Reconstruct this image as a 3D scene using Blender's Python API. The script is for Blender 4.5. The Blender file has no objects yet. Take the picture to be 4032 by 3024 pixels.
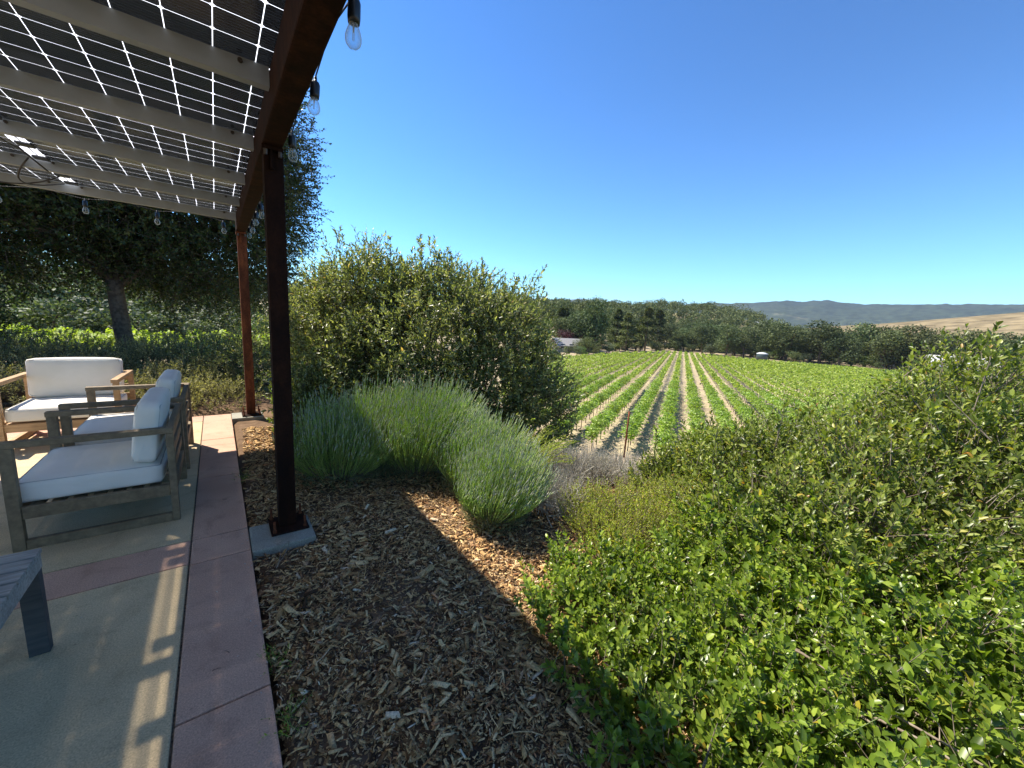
import bpy, bmesh, math, random
import numpy as np
from mathutils import Vector, Matrix, noise as _noise
R = math.radians
rng = np.random.default_rng(7)
random.seed(7)
S = bpy.context.scene
COL = S.collection

# ------------------------------------------------------------------ camera
cam_d = bpy.data.cameras.new("camera")
cam = bpy.data.objects.new("camera", cam_d)
COL.objects.link(cam)
S.camera = cam
cam_d.sensor_width = 36.0
cam_d.lens = 36.0 * 1520.0 / 4032.0
cam_d.clip_start = 0.05
cam_d.clip_end = 60000
CY, CP, CR = R(37.6), R(9.3), R(3.28)
_sy, _cy = math.sin(CY), math.cos(CY)
fw = Vector((_sy * math.cos(CP), _cy * math.cos(CP), -math.sin(CP)))
rt0 = Vector((_cy, -_sy, 0))
up0 = rt0.cross(fw)
rt = math.cos(CR) * rt0 + math.sin(CR) * up0
up = -math.sin(CR) * rt0 + math.cos(CR) * up0
EYE = Vector((0, 0, 1.5))
m = Matrix((rt, up, -fw)).transposed().to_4x4()
m.translation = EYE
cam.matrix_world = m

# ------------------------------------------------------------------ light
SUN = Vector((-0.315, 0.54, 1.0)).normalized()
sun_d = bpy.data.lights.new("sun", 'SUN')
sun_d.energy = 5.0
sun_d.angle = R(0.53)
sun_d.color = (1.0, 0.92, 0.80)
sun = bpy.data.objects.new("sun", sun_d)
COL.objects.link(sun)
sun.rotation_euler = SUN.to_track_quat('Z', 'Y').to_euler()
W = bpy.data.worlds.new("World")
S.world = W
W.use_nodes = True
wn = W.node_tree
sky = wn.nodes.new('ShaderNodeTexSky')
sky.sky_type = 'NISHITA'
sky.sun_disc = False
sky.sun_elevation = math.asin(SUN.z)
sky.sun_rotation = math.atan2(SUN.x, SUN.y)
sky.altitude = 300
sky.air_density = 1.0
sky.dust_density = 0.0
sky.ozone_density = 6.0
bg = wn.nodes['Background']
bg.inputs['Strength'].default_value = 0.13
gm = wn.nodes.new('ShaderNodeGamma'); gm.inputs[1].default_value = 1.55
hs = wn.nodes.new('ShaderNodeHueSaturation'); hs.inputs['Saturation'].default_value = 1.0; hs.inputs['Value'].default_value = .455
wn.links.new(sky.outputs[0], gm.inputs[0]); wn.links.new(gm.outputs[0], hs.inputs['Color'])
tn = wn.nodes.new('ShaderNodeMix'); tn.data_type = 'RGBA'; tn.blend_type = 'MULTIPLY'; tn.inputs[0].default_value = 1.0
tn.inputs[7].default_value = (.76, 1.0, .93, 1)
wn.links.new(hs.outputs[0], tn.inputs[6]); wn.links.new(tn.outputs[2], bg.inputs['Color'])
S.view_settings.view_transform = 'Standard'
S.view_settings.look = 'None'
S.view_settings.gamma = 1.0
S.view_settings.exposure = 0.95
S.cycles.max_bounces = 8
S.cycles.transparent_max_bounces = 12
S.cycles.use_denoising = True
S.cycles.sample_clamp_indirect = 6.0


# ------------------------------------------------------------------ helpers
def link(name, me, mat=None, parent=None, **props):
    o = bpy.data.objects.new(name, me)
    COL.objects.link(o)
    if mat is not None and me is not None:
        for mm in (mat if isinstance(mat, (list, tuple)) else [mat]):
            me.materials.append(mm)
    if parent is not None:
        o.parent = parent
    for k, v in props.items():
        o[k] = v
    return o


def tag(o, label=None, cat=None, group=None, kind=None):
    if label: o['label'] = label
    if cat: o['category'] = cat
    if group: o['group'] = group
    if kind: o['kind'] = kind
    return o


def empty(name, loc=(0, 0, 0), rz=0.0, **kw):
    o = bpy.data.objects.new(name, None)
    COL.objects.link(o)
    o.location = loc
    o.rotation_euler = (0, 0, rz)
    o.empty_display_size = 0.1
    tag(o, **kw)
    return o


def np_mesh(name, V, loops, starts, smooth=False):
    me = bpy.data.meshes.new(name)
    V = np.ascontiguousarray(V, dtype=np.float32)
    me.vertices.add(len(V))
    me.vertices.foreach_set('co', V.ravel())
    me.loops.add(len(loops))
    me.loops.foreach_set('vertex_index', np.ascontiguousarray(loops, dtype=np.int32))
    me.polygons.add(len(starts))
    me.polygons.foreach_set('loop_start', np.ascontiguousarray(starts, dtype=np.int32))
    if smooth:
        me.polygons.foreach_set('use_smooth', np.ones(len(starts), dtype=bool))
    me.update(calc_edges=True)
    return me


class Geo:
    """collects numpy vertex / face soup"""
    def __init__(s):
        s.V = []; s.L = []; s.ST = []; s.nv = 0; s.nl = 0

    def add(s, V, tl, ts):
        """V (n,k,3) copies of a template whose loops are tl and loop starts ts"""
        n, k, _ = V.shape
        tl = np.asarray(tl); ts = np.asarray(ts)
        L = (np.arange(n)[:, None] * k + tl[None, :] + s.nv).ravel()
        ST = (np.arange(n)[:, None] * len(tl) + ts[None, :] + s.nl).ravel()
        s.V.append(V.reshape(-1, 3)); s.L.append(L); s.ST.append(ST)
        s.nv += n * k; s.nl += len(L)

    def mesh(s, name, smooth=False):
        if not s.V:
            return bpy.data.meshes.new(name)
        return np_mesh(name, np.concatenate(s.V), np.concatenate(s.L), np.concatenate(s.ST), smooth)


def nrm(a):
    return a / np.maximum(np.linalg.norm(a, axis=-1, keepdims=True), 1e-9)


T_FOLD = (np.array([(0, 0, 0), (.28, .40, .10), (.68, .38, .09), (1, 0, -.06), (.68, -.38, .09), (.28, -.40, .10), (.5, 0, 0)]),
          [0, 6, 2, 1, 0, 5, 4, 6, 6, 3, 2, 6, 4, 3], [0, 4, 8, 11])
T_QUAD = (np.array([(0, 0, 0), (.5, .45, .10), (1, 0, -.04), (.5, -.45, .10)]), [0, 3, 2, 1], [0])
T_VINE = (np.array([(0, 0, 0), (-.05, .45, .05), (.45, .5, -.03), (.95, 0, -.08), (.45, -.5, -.03), (-.05, -.45, .05)]),
          [0, 3, 2, 1, 0, 5, 4, 3], [0, 4])


def leaves(geo, P, D, N, L, ratio, tmpl=T_FOLD):
    """leaves at P along D with face normal near N; L lengths, ratio width/length"""
    tv, tl, ts = tmpl
    D = nrm(D); N = nrm(N - D * np.sum(N * D, -1, keepdims=True)); B = np.cross(N, D)
    L = np.broadcast_to(np.asarray(L, float), (len(P),))[:, None, None]
    ratio = np.broadcast_to(np.asarray(ratio, float), (len(P),))[:, None]
    V = P[:, None, :] + L * (tv[None, :, 0:1] * D[:, None, :] + (tv[None, :, 1] * ratio)[..., None] * B[:, None, :]
                             + tv[None, :, 2:3] * N[:, None, :])
    geo.add(V, tl, ts)


def stems(geo, A, B, ra, rb, sides=3):
    """straight tapered prisms from A to B"""
    n = len(A)
    D = nrm(B - A)
    ref = np.where(np.abs(D[:, 2:3]) < .9, np.array([[0, 0, 1.]]), np.array([[1., 0, 0]]))
    U = nrm(np.cross(D, ref)); Vv = np.cross(D, U)
    a = np.arange(sides) * 2 * np.pi / sides
    ring = np.cos(a)[None, :, None] * U[:, None, :] + np.sin(a)[None, :, None] * Vv[:, None, :]
    ra = np.broadcast_to(np.asarray(ra, float), (n,))[:, None, None]
    rb = np.broadcast_to(np.asarray(rb, float), (n,))[:, None, None]
    V = np.concatenate([A[:, None, :] + ring * ra, B[:, None, :] + ring * rb], 1)
    tl = []; ts = []
    for i in range(sides):
        j = (i + 1) % sides
        ts.append(len(tl)); tl += [i, j, sides + j, sides + i]
    geo.add(V, tl, ts)


def tube(geo, pts, rad, sides=6, caps=True):
    pts = np.asarray(pts, float); n = len(pts)
    rad = np.broadcast_to(np.asarray(rad, float), (n,))
    T = nrm(np.gradient(pts, axis=0))
    u = nrm(np.cross(T[0], [0, 0, 1.] if abs(T[0][2]) < .9 else [1., 0, 0]))
    V = []
    for i in range(n):
        u = nrm(u - T[i] * np.dot(u, T[i])); v = np.cross(T[i], u)
        a = np.arange(sides) * 2 * np.pi / sides
        V.append(pts[i] + rad[i] * (np.cos(a)[:, None] * u + np.sin(a)[:, None] * v))
    V = np.concatenate(V)
    tl = []; ts = []
    for k in range(n - 1):
        for i in range(sides):
            j = (i + 1) % sides
            ts.append(len(tl)); tl += [k * sides + i, k * sides + j, (k + 1) * sides + j, (k + 1) * sides + i]
    if caps:
        ts.append(len(tl)); tl += list(range(sides))[::-1]
        ts.append(len(tl)); tl += [(n - 1) * sides + i for i in range(sides)]
    geo.add(V[None], tl, ts)


def curve_pts(a, b, bow=(0, 0, 0), n=6, jit=0.0):
    a = np.array(a, float); b = np.array(b, float)
    t = np.linspace(0, 1, n)[:, None]
    p = a + (b - a) * t + np.array(bow) * (4 * t * (1 - t))
    if jit:
        j = rng.normal(0, jit, p.shape); j[0] = 0; j[-1] = 0
        p += j
    return p


def box(bm, x0, x1, y0, y1, z0, z1, bev=0.0):
    r = bmesh.ops.create_cube(bm, size=1.0)
    vs = r['verts']
    bmesh.ops.scale(bm, vec=(x1 - x0, y1 - y0, z1 - z0), verts=vs)
    bmesh.ops.translate(bm, vec=((x0 + x1) / 2, (y0 + y1) / 2, (z0 + z1) / 2), verts=vs)
    if bev > 0:
        es = list({e for v in vs for e in v.link_edges})
        bmesh.ops.bevel(bm, geom=es, offset=bev, segments=2, affect='EDGES', profile=0.6)
    return vs


def bm_obj(name, bm, mat, parent=None, smooth=False):
    me = bpy.data.meshes.new(name)
    bm.to_mesh(me); bm.free()
    if smooth:
        for p in me.polygons: p.use_smooth = True
    return link(name, me, mat, parent)


def lathe(prof, loc=(0, 0, 0), sides=16):
    """Geo of a surface of revolution, prof list of (r,z)"""
    g = Geo()
    a = np.arange(sides) * 2 * np.pi / sides
    V = np.concatenate([np.stack([r * np.cos(a) + loc[0], r * np.sin(a) + loc[1], np.full(sides, z + loc[2])], 1) for r, z in prof])
    tl = []; ts = []
    for k in range(len(prof) - 1):
        for i in range(sides):
            j = (i + 1) % sides
            ts.append(len(tl)); tl += [k * sides + i, k * sides + j, (k + 1) * sides + j, (k + 1) * sides + i]
    g.add(V[None], tl, ts)
    return g


# ------------------------------------------------------------------ materials
def mat_new(name):
    mt = bpy.data.materials.new(name)
    mt.use_nodes = True
    nt = mt.node_tree
    b = nt.nodes['Principled BSDF']
    return mt, nt, b


def ramp(nt, cols, fac=None, interp='LINEAR'):
    r = nt.nodes.new('ShaderNodeValToRGB')
    r.color_ramp.interpolation = interp
    els = r.color_ramp.elements
    while len(els) < len(cols): els.new(0.5)
    for e, (p, c) in zip(els, cols):
        e.position = p; e.color = (*c, 1)
    if fac is not None: nt.links.new(fac, r.inputs[0])
    return r


def tex(nt, kind, scale, coord=None, **kw):
    t = nt.nodes.new(kind)
    if 'Scale' in t.inputs: t.inputs['Scale'].default_value = scale
    for k, v in kw.items():
        if k in t.inputs: t.inputs[k].default_value = v
    if coord is not None: nt.links.new(coord, t.inputs['Vector'])
    return t


def mapping(nt, out, scale=(1, 1, 1), loc=(0, 0, 0)):
    mp = nt.nodes.new('ShaderNodeMapping')
    mp.inputs['Scale'].default_value = scale
    mp.inputs['Location'].default_value = loc
    nt.links.new(out, mp.inputs['Vector'])
    return mp.outputs[0]


def mix(nt, a, b, fac, mode='MIX'):
    mx = nt.nodes.new('ShaderNodeMix')
    mx.data_type = 'RGBA'; mx.blend_type = mode
    for s, v in ((6, a), (7, b)):
        if hasattr(v, 'links') or hasattr(v, 'is_linked'): nt.links.new(v, mx.inputs[s])
        else: mx.inputs[s].default_value = (*v, 1)
    if hasattr(fac, 'is_linked'): nt.links.new(fac, mx.inputs[0])
    else: mx.inputs[0].default_value = fac
    return mx.outputs[2]


def bump(nt, b, h, strength, dist):
    bp = nt.nodes.new('ShaderNodeBump')
    bp.inputs['Strength'].default_value = strength
    bp.inputs['Distance'].default_value = dist
    nt.links.new(h, bp.inputs['Height'])
    nt.links.new(bp.outputs[0], b.inputs['Normal'])
    return bp


def leaf_mat(name, cols, trans=0.35, tint=(1.25, 1.35, .5), rough=0.42, spec=0.5, objvar=0.0, island=True, coat=0.0):
    mt, nt, b = mat_new(name)
    g = nt.nodes.new('ShaderNodeNewGeometry')
    oi = nt.nodes.new('ShaderNodeObjectInfo')
    rp = ramp(nt, cols, g.outputs['Random Per Island'])
    c = rp.outputs[0]
    tc = nt.nodes.new('ShaderNodeTexCoord')
    ns = tex(nt, 'ShaderNodeTexNoise', 1.6, tc.outputs['Object'])
    hs = nt.nodes.new('ShaderNodeHueSaturation')
    mr = nt.nodes.new('ShaderNodeMapRange')
    mr.inputs['From Min'].default_value = .3; mr.inputs['From Max'].default_value = .7
    mr.inputs['To Min'].default_value = .8; mr.inputs['To Max'].default_value = 1.2
    nt.links.new(ns.outputs[0], mr.inputs[0])
    nt.links.new(mr.outputs[0], hs.inputs['Value'])
    nt.links.new(c, hs.inputs['Color'])
    c = hs.outputs[0]
    if objvar:
        h2 = nt.nodes.new('ShaderNodeHueSaturation')
        m2 = nt.nodes.new('ShaderNodeMapRange')
        m2.inputs['To Min'].default_value = 1 - objvar; m2.inputs['To Max'].default_value = 1 + objvar
        nt.links.new(oi.outputs['Random'], m2.inputs[0])
        nt.links.new(m2.outputs[0], h2.inputs['Value'])
        m3 = nt.nodes.new('ShaderNodeMapRange')
        m3.inputs['To Min'].default_value = .5 - objvar * .09; m3.inputs['To Max'].default_value = .5 + objvar * .06
        w = nt.nodes.new('ShaderNodeTexWhiteNoise'); w.noise_dimensions = '1D'
        nt.links.new(oi.outputs['Random'], w.inputs['W'])
        nt.links.new(w.outputs['Value'], m3.inputs[0])
        nt.links.new(m3.outputs[0], h2.inputs['Hue'])
        nt.links.new(c, h2.inputs['Color']); c = h2.outputs[0]
    nt.links.new(c, b.inputs['Base Color'])
    b.inputs['Roughness'].default_value = rough
    b.inputs['Specular IOR Level'].default_value = spec
    tr = nt.nodes.new('ShaderNodeBsdfTranslucent')
    tcx = mix(nt, c, tint, 1.0, 'MULTIPLY')
    nt.links.new(tcx, tr.inputs['Color'])
    ms = nt.nodes.new('ShaderNodeMixShader')
    ms.inputs[0].default_value = trans
    nt.links.new(b.outputs[0], ms.inputs[1]); nt.links.new(tr.outputs[0], ms.inputs[2])
    nt.links.new(ms.outputs[0], nt.nodes['Material Output'].inputs['Surface'])
    return mt


def simple(name, col, rough=.6, metal=0, spec=.5, noise=None, bumps=None):
    mt, nt, b = mat_new(name)
    b.inputs['Roughness'].default_value = rough
    b.inputs['Metallic'].default_value = metal
    b.inputs['Specular IOR Level'].default_value = spec
    b.inputs['Base Color'].default_value = (*col, 1)
    tc = nt.nodes.new('ShaderNodeTexCoord')
    if noise:
        sc, col2 = noise
        n = tex(nt, 'ShaderNodeTexNoise', sc, tc.outputs['Object'], Detail=6.0)
        r = ramp(nt, [(.35, col), (.65, col2)], n.outputs[0])
        nt.links.new(r.outputs[0], b.inputs['Base Color'])
    if bumps:
        sc, st, ds = bumps
        n = tex(nt, 'ShaderNodeTexNoise', sc, tc.outputs['Object'], Detail=5.0)
        bump(nt, b, n.outputs[0], st, ds)
    return mt


def concrete(name, c1, c2):
    mt, nt, b = mat_new(name)
    tc = nt.nodes.new('ShaderNodeTexCoord')
    n1 = tex(nt, 'ShaderNodeTexNoise', 2.2, tc.outputs['Object'], Detail=5.0)
    n2 = tex(nt, 'ShaderNodeTexNoise', 160, tc.outputs['Object'], Detail=4.0, Roughness=.7)
    n3 = tex(nt, 'ShaderNodeTexVoronoi', 230, tc.outputs['Object'])
    r1 = ramp(nt, [(.3, c1), (.7, c2)], n1.outputs[0])
    r2 = ramp(nt, [(.3, (.62, .62, .62)), (.7, (1.3, 1.3, 1.3))], n2.outputs[0])
    c = mix(nt, r1.outputs[0], r2.outputs[0], 1.0, 'MULTIPLY')
    r3 = ramp(nt, [(.0, (.55, .55, .55)), (.16, (1, 1, 1))], n3.outputs[0])
    c = mix(nt, c, r3.outputs[0], .5, 'MULTIPLY')
    n4 = tex(nt, 'ShaderNodeTexNoise', 5.5, tc.outputs['Object'], Detail=8.0, Roughness=.7, Distortion=.6)
    r4 = ramp(nt, [(.32, (.72, .70, .68)), (.48, (1, 1, 1)), (.75, (1.08, 1.06, 1.03))], n4.outputs[0])
    c = mix(nt, c, r4.outputs[0], .75, 'MULTIPLY')
    n5 = tex(nt, 'ShaderNodeTexVoronoi', 9.0, tc.outputs['Object'])
    r5 = ramp(nt, [(.0, (.35, .32, .3)), (.03, (.5, .48, .45)), (.05, (1, 1, 1))], n5.outputs['Distance'])
    c = mix(nt, c, r5.outputs[0], .6, 'MULTIPLY')
    nt.links.new(c, b.inputs['Base Color'])
    b.inputs['Roughness'].default_value = .78
    b.inputs['Specular IOR Level'].default_value = .35
    bump(nt, b, n2.outputs[0], .5, .003)
    return mt


def wood(name, c1, c2, c3, axis_scale=(3, 40, 40)):
    mt, nt, b = mat_new(name)
    tc = nt.nodes.new('ShaderNodeTexCoord')
    v = mapping(nt, tc.outputs['Object'], axis_scale)
    n = tex(nt, 'ShaderNodeTexNoise', 1.6, v, Detail=6.0, Roughness=.65)
    n0 = tex(nt, 'ShaderNodeTexNoise', 5, tc.outputs['Object'], Detail=3.0)
    r1 = ramp(nt, [(.3, c1), (.5, c2), (.72, c3)], n.outputs[0])
    r2 = ramp(nt, [(.3, (.75, .75, .75)), (.7, (1.15, 1.12, 1.1))], n0.outputs[0])
    c = mix(nt, r1.outputs[0], r2.outputs[0], 1.0, 'MULTIPLY')
    nt.links.new(c, b.inputs['Base Color'])
    b.inputs['Roughness'].default_value = .6
    bump(nt, b, n.outputs[0], .35, .002)
    return mt


M = {}
M['tan'] = concrete('tan_concrete', (.54, .415, .24), (.64, .505, .30))
M['pink'] = concrete('rose_concrete', (.52, .305, .21), (.62, .39, .275))
M['pad'] = concrete('grey_concrete', (.27, .26, .21), (.36, .345, .28))
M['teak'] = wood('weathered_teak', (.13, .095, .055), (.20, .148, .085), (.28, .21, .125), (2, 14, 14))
M['teak_sunlit'] = wood('sunlit_teak', (.30, .18, .085), (.44, .28, .14), (.55, .37, .2))  # same teak as the other chairs, with the sunlight put into its colour
M['slat'] = wood('grey_slat', (.20, .19, .17), (.34, .325, .29), (.48, .46, .42), (4, 60, 60))
M['legdark'] = wood('dark_leg', (.035, .042, .048), (.06, .066, .07), (.09, .09, .088))
M['galv'] = simple('grey_painted_steel', (.30, .335, .355), .5, .15, noise=(5, (.36, .39, .41)))
M['bolt'] = simple('bolt_steel', (.10, .085, .075), .5, .5)
M['plastic'] = simple('black_plastic', (.012, .014, .014), .35)
M['cord'] = simple('black_cord', (.01, .01, .012), .5)
M['bark'] = simple('bark', (.07, .048, .03), .9, noise=(14, (.16, .12, .08)), bumps=(22, 1.0, .03))
M['twig'] = simple('twig', (.16, .12, .085), .8, noise=(30, (.30, .25, .19)))
M['darktwig'] = simple('dark_twig', (.035, .028, .02), .85, noise=(30, (.08, .062, .045)))


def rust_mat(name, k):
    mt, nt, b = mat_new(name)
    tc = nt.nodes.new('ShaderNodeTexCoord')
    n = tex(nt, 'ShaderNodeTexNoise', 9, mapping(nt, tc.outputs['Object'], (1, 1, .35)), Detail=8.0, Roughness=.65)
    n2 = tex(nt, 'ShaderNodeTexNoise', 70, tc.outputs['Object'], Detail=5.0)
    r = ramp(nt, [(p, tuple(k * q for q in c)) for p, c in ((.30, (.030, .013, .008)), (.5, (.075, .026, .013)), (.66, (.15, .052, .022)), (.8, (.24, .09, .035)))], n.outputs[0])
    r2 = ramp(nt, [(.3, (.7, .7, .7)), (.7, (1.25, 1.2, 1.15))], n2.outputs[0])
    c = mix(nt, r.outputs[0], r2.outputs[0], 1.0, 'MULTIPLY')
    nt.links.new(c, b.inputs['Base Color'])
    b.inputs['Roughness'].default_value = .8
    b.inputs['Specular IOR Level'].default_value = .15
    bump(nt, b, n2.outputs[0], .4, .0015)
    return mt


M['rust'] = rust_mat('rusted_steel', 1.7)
M['rust_shaded'] = rust_mat('shaded_rusted_steel', .19)  # same rust darkened: the shade on the near post is in the colour
M['rust_half_shaded'] = rust_mat('half_shaded_rusted_steel', .27)  # same rust again, shade under the roof put into the beam colour


def fabric_mat():
    mt, nt, b = mat_new('white_canvas')
    tc = nt.nodes.new('ShaderNodeTexCoord')
    n = tex(nt, 'ShaderNodeTexNoise', 3, tc.outputs['Object'], Detail=4.0)
    r = ramp(nt, [(.35, (.75, .71, .62)), (.65, (.83, .78, .70))], n.outputs[0])
    nt.links.new(r.outputs[0], b.inputs['Base Color'])
    b.inputs['Roughness'].default_value = .9
    b.inputs['Specular IOR Level'].default_value = .2
    n1 = tex(nt, 'ShaderNodeTexNoise', 7, mapping(nt, tc.outputs['Object'], (.6, 1.0, 3.0)), Detail=3.0)
    n2 = tex(nt, 'ShaderNodeTexNoise', 600, tc.outputs['Object'])
    bp = bump(nt, b, n1.outputs[0], .5, .012)
    b2 = nt.nodes.new('ShaderNodeBump'); b2.inputs['Strength'].default_value = .25; b2.inputs['Distance'].default_value = .001
    nt.links.new(n2.outputs[0], b2.inputs['Height']); nt.links.new(bp.outputs[0], b2.inputs['Normal'])
    nt.links.new(b2.outputs[0], b.inputs['Normal'])
    return mt


M['fabric'] = fabric_mat()
M['piping'] = simple('piping', (.44, .43, .40), .8)


def cell_mat():
    mt, nt, b = mat_new('solar_cell')
    tc = nt.nodes.new('ShaderNodeTexCoord')
    w = tex(nt, 'ShaderNodeTexWave', 100, tc.outputs['Object'])
    w.bands_direction = 'Y'
    w.inputs['Scale'].default_value = 16.0
    r = ramp(nt, [(.0, (.012, .020, .034)), (.93, (.018, .028, .045)), (.98, (.06, .07, .085))], w.outputs[0])
    nt.links.new(r.outputs[0], b.inputs['Base Color'])
    b.inputs['Roughness'].default_value = .16
    b.inputs['Specular IOR Level'].default_value = .28
    t = nt.nodes.new('ShaderNodeBsdfTransparent'); t.inputs['Color'].default_value = (.9, .95, 1, 1)
    ms = nt.nodes.new('ShaderNodeMixShader'); ms.inputs[0].default_value = .06
    nt.links.new(b.outputs[0], ms.inputs[1]); nt.links.new(t.outputs[0], ms.inputs[2])
    nt.links.new(ms.outputs[0], nt.nodes['Material Output'].inputs['Surface'])
    return mt


M['cell'] = cell_mat()


def gapglass_mat():
    mt, nt, b = mat_new('clear_encapsulant')
    t = nt.nodes.new('ShaderNodeBsdfTransparent')
    l = nt.nodes.new('ShaderNodeBsdfTranslucent'); l.inputs['Color'].default_value = (.95, .97, 1, 1)
    ms = nt.nodes.new('ShaderNodeMixShader'); ms.inputs[0].default_value = .93
    nt.links.new(t.outputs[0], ms.inputs[1]); nt.links.new(l.outputs[0], ms.inputs[2])
    nt.links.new(ms.outputs[0], nt.nodes['Material Output'].inputs['Surface'])
    return mt


M['gap'] = gapglass_mat()


def bulbglass_mat():
    mt, nt, b = mat_new('bulb_glass')
    lw = nt.nodes.new('ShaderNodeLayerWeight'); lw.inputs[0].default_value = .35
    t = nt.nodes.new('ShaderNodeBsdfTransparent'); t.inputs['Color'].default_value = (.86, .92, .92, 1)
    b.inputs['Base Color'].default_value = (.55, .62, .62, 1)
    b.inputs['Roughness'].default_value = .04
    r = ramp(nt, [(0.05, (.10, .10, .10)), (.75, (.7, .7, .7))], lw.outputs['Facing'])
    ms = nt.nodes.new('ShaderNodeMixShader')
    nt.links.new(r.outputs[0], ms.inputs[0])
    nt.links.new(t.outputs[0], ms.inputs[1]); nt.links.new(b.outputs[0], ms.inputs[2])
    nt.links.new(ms.outputs[0], nt.nodes['Material Output'].inputs['Surface'])
    return mt


M['bulb'] = bulbglass_mat()
M['filament'] = simple('filament_support', (.5, .45, .38), .4)


# ------------------------------------------------------------------ terrain
def sstep(a, b, x):
    t = np.clip((x - a) / (b - a), 0, 1)
    return t * t * (3 - 2 * t)


def vineplane(x, y):
    return -4.70 - .014 * x - .008 * y


_ph = rng.uniform(0, 6.28, 24)


def wob(x, y, s):
    return (np.sin(x / s + _ph[0]) * np.cos(y / s * 1.3 + _ph[1]) + .5 * np.sin(x / s * 2.1 + y / s * 1.7 + _ph[2])
            + .3 * np.sin(x / s * 4.3 - y / s * 3.1 + _ph[3]))


def H(x, y):
    x = np.asarray(x, float); y = np.asarray(y, float)
    a = .82 * x + .57 * y
    vp = vineplane(x, y)
    s = np.clip((a - 3.6) / 13.5, 0, 1)
    drop = (s * s * (3 - 2 * s)) * .45 + s * .55
    right = -.035 + (vp + .035) * drop
    d = np.hypot(x, y)
    left = -.035 - .085 * np.clip(y - 8, 0, 30) - .02 * np.clip(d - 60, 0, 200)
    az = np.degrees(np.arctan2(x, y))
    w = sstep(2, 24, az) * (az < 170) + 0.0
    z = w * right + (1 - w) * np.where(y > 0, left, -.035)
    # rise of the wooded hill beyond the vineyard
    edge = np.interp(az, [-40, 20, 40, 46, 52, 61, 75, 84, 100], [60, 75, 88, 100, 125, 170, 165, 170, 175])
    topel = np.interp(az, [-60, -20, 0, 20, 40, 60, 64, 70, 76, 82, 100], [.0, .5, .8, 1.2, 1.5, 2.25, 2.4, 1.4, -.1, -.8, -.9])
    R1 = np.interp(az, [0, 40, 60, 70, 80], [260, 300, 420, 480, 520])
    ztop = 1.5 + R1 * np.tan(np.radians(topel))
    f = sstep(0, 1, (d - edge) / (R1 - edge))
    z = z * (1 - f) + ztop * f
    f2 = sstep(R1 + 30, R1 * 2.2, d)
    z = z * (1 - f2) + (-12) * f2
    return z + .012 * wob(x, y, .45) * sstep(1, 3, d) + .10 * wob(x, y, 9.0) * sstep(60, 160, d)


def ground():
    rr = np.concatenate([[0.0], np.geomspace(.4, 14, 90), np.geomspace(14.5, 700, 170), np.geomspace(760, 14000, 30)])
    azs = np.concatenate([np.arange(-30, 110, .5), np.arange(110, 330, 5)])
    na = len(azs)
    A = np.radians(azs)
    X = rr[:, None] * np.sin(A)[None, :]; Y = rr[:, None] * np.cos(A)[None, :]
    Z = H(X, Y)
    # the ground stays below the slabs of the patio
    under = (X < .12) & (X > -5) & (Y > -4) & (Y < 6.55)
    Z = np.where(under, np.minimum(Z, -.09), Z)
    V = np.stack([X, Y, Z], -1).reshape(-1, 3)
    i = np.arange(len(rr) - 1)[:, None]; j = np.arange(na)[None, :]
    jn = (j + 1) % na
    q = np.stack([i * na + j, i * na + jn, (i + 1) * na + jn, (i + 1) * na + j], -1).reshape(-1, 4)[:, ::-1]
    me = np_mesh('ground', V, q.ravel(), np.arange(len(q)) * 4, True)
    mt, nt, b = mat_new('earth_and_dry_grass')
    g = nt.nodes.new('ShaderNodeNewGeometry')
    sx = nt.nodes.new('ShaderNodeSeparateXYZ'); nt.links.new(g.outputs['Position'], sx.inputs[0])
    n1 = tex(nt, 'ShaderNodeTexNoise', .9, g.outputs['Position'], Detail=8.0)
    n2 = tex(nt, 'ShaderNodeTexNoise', 7, g.outputs['Position'], Detail=8.0, Roughness=.7)
    n3 = tex(nt, 'ShaderNodeTexNoise', .03, g.outputs['Position'], Detail=6.0)
    straw = ramp(nt, [(.25, (.29, .235, .14)), (.45, (.40, .33, .205)), (.62, (.51, .425, .265)), (.8, (.36, .35, .16))], n2.outputs[0])
    soil = ramp(nt, [(.3, (.24, .19, .13)), (.7, (.40, .32, .225))], n2.outputs[0])
    r1 = ramp(nt, [(.4, (0, 0, 0)), (.6, (1, 1, 1))], n1.outputs[0])
    c = mix(nt, straw.outputs[0], soil.outputs[0], r1.outputs[0])
    # mulch bed near the patio
    ln = nt.nodes.new('ShaderNodeVectorMath'); ln.operation = 'LENGTH'; nt.links.new(g.outputs['Position'], ln.inputs[0])
    near = nt.nodes.new('ShaderNodeMapRange'); near.inputs['From Min'].default_value = 8; near.inputs['From Max'].default_value = 11
    nt.links.new(ln.outputs['Value'], near.inputs[0])
    mul = ramp(nt, [(.3, (.10, .062, .038)), (.7, (.22, .145, .088))], n2.outputs[0])
    c = mix(nt, mul.outputs[0], c, near.outputs[0])
    far = nt.nodes.new('ShaderNodeMapRange'); far.inputs['From Min'].default_value = 170; far.inputs['From Max'].default_value = 260
    nt.links.new(ln.outputs['Value'], far.inputs[0])
    fc = ramp(nt, [(.4, (.12, .115, .06)), (.55, (.28, .23, .12)), (.72, (.5, .38, .24))], n3.outputs[0])
    c = mix(nt, c, fc.outputs[0], far.outputs[0])
    nt.links.new(c, b.inputs['Base Color'])
    b.inputs['Roughness'].default_value = .95
    b.inputs['Specular IOR Level'].default_value = .1
    bump(nt, b, n2.outputs[0], .8, .03)
    link('ground', me, mt, kind='structure')


ground()


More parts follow.
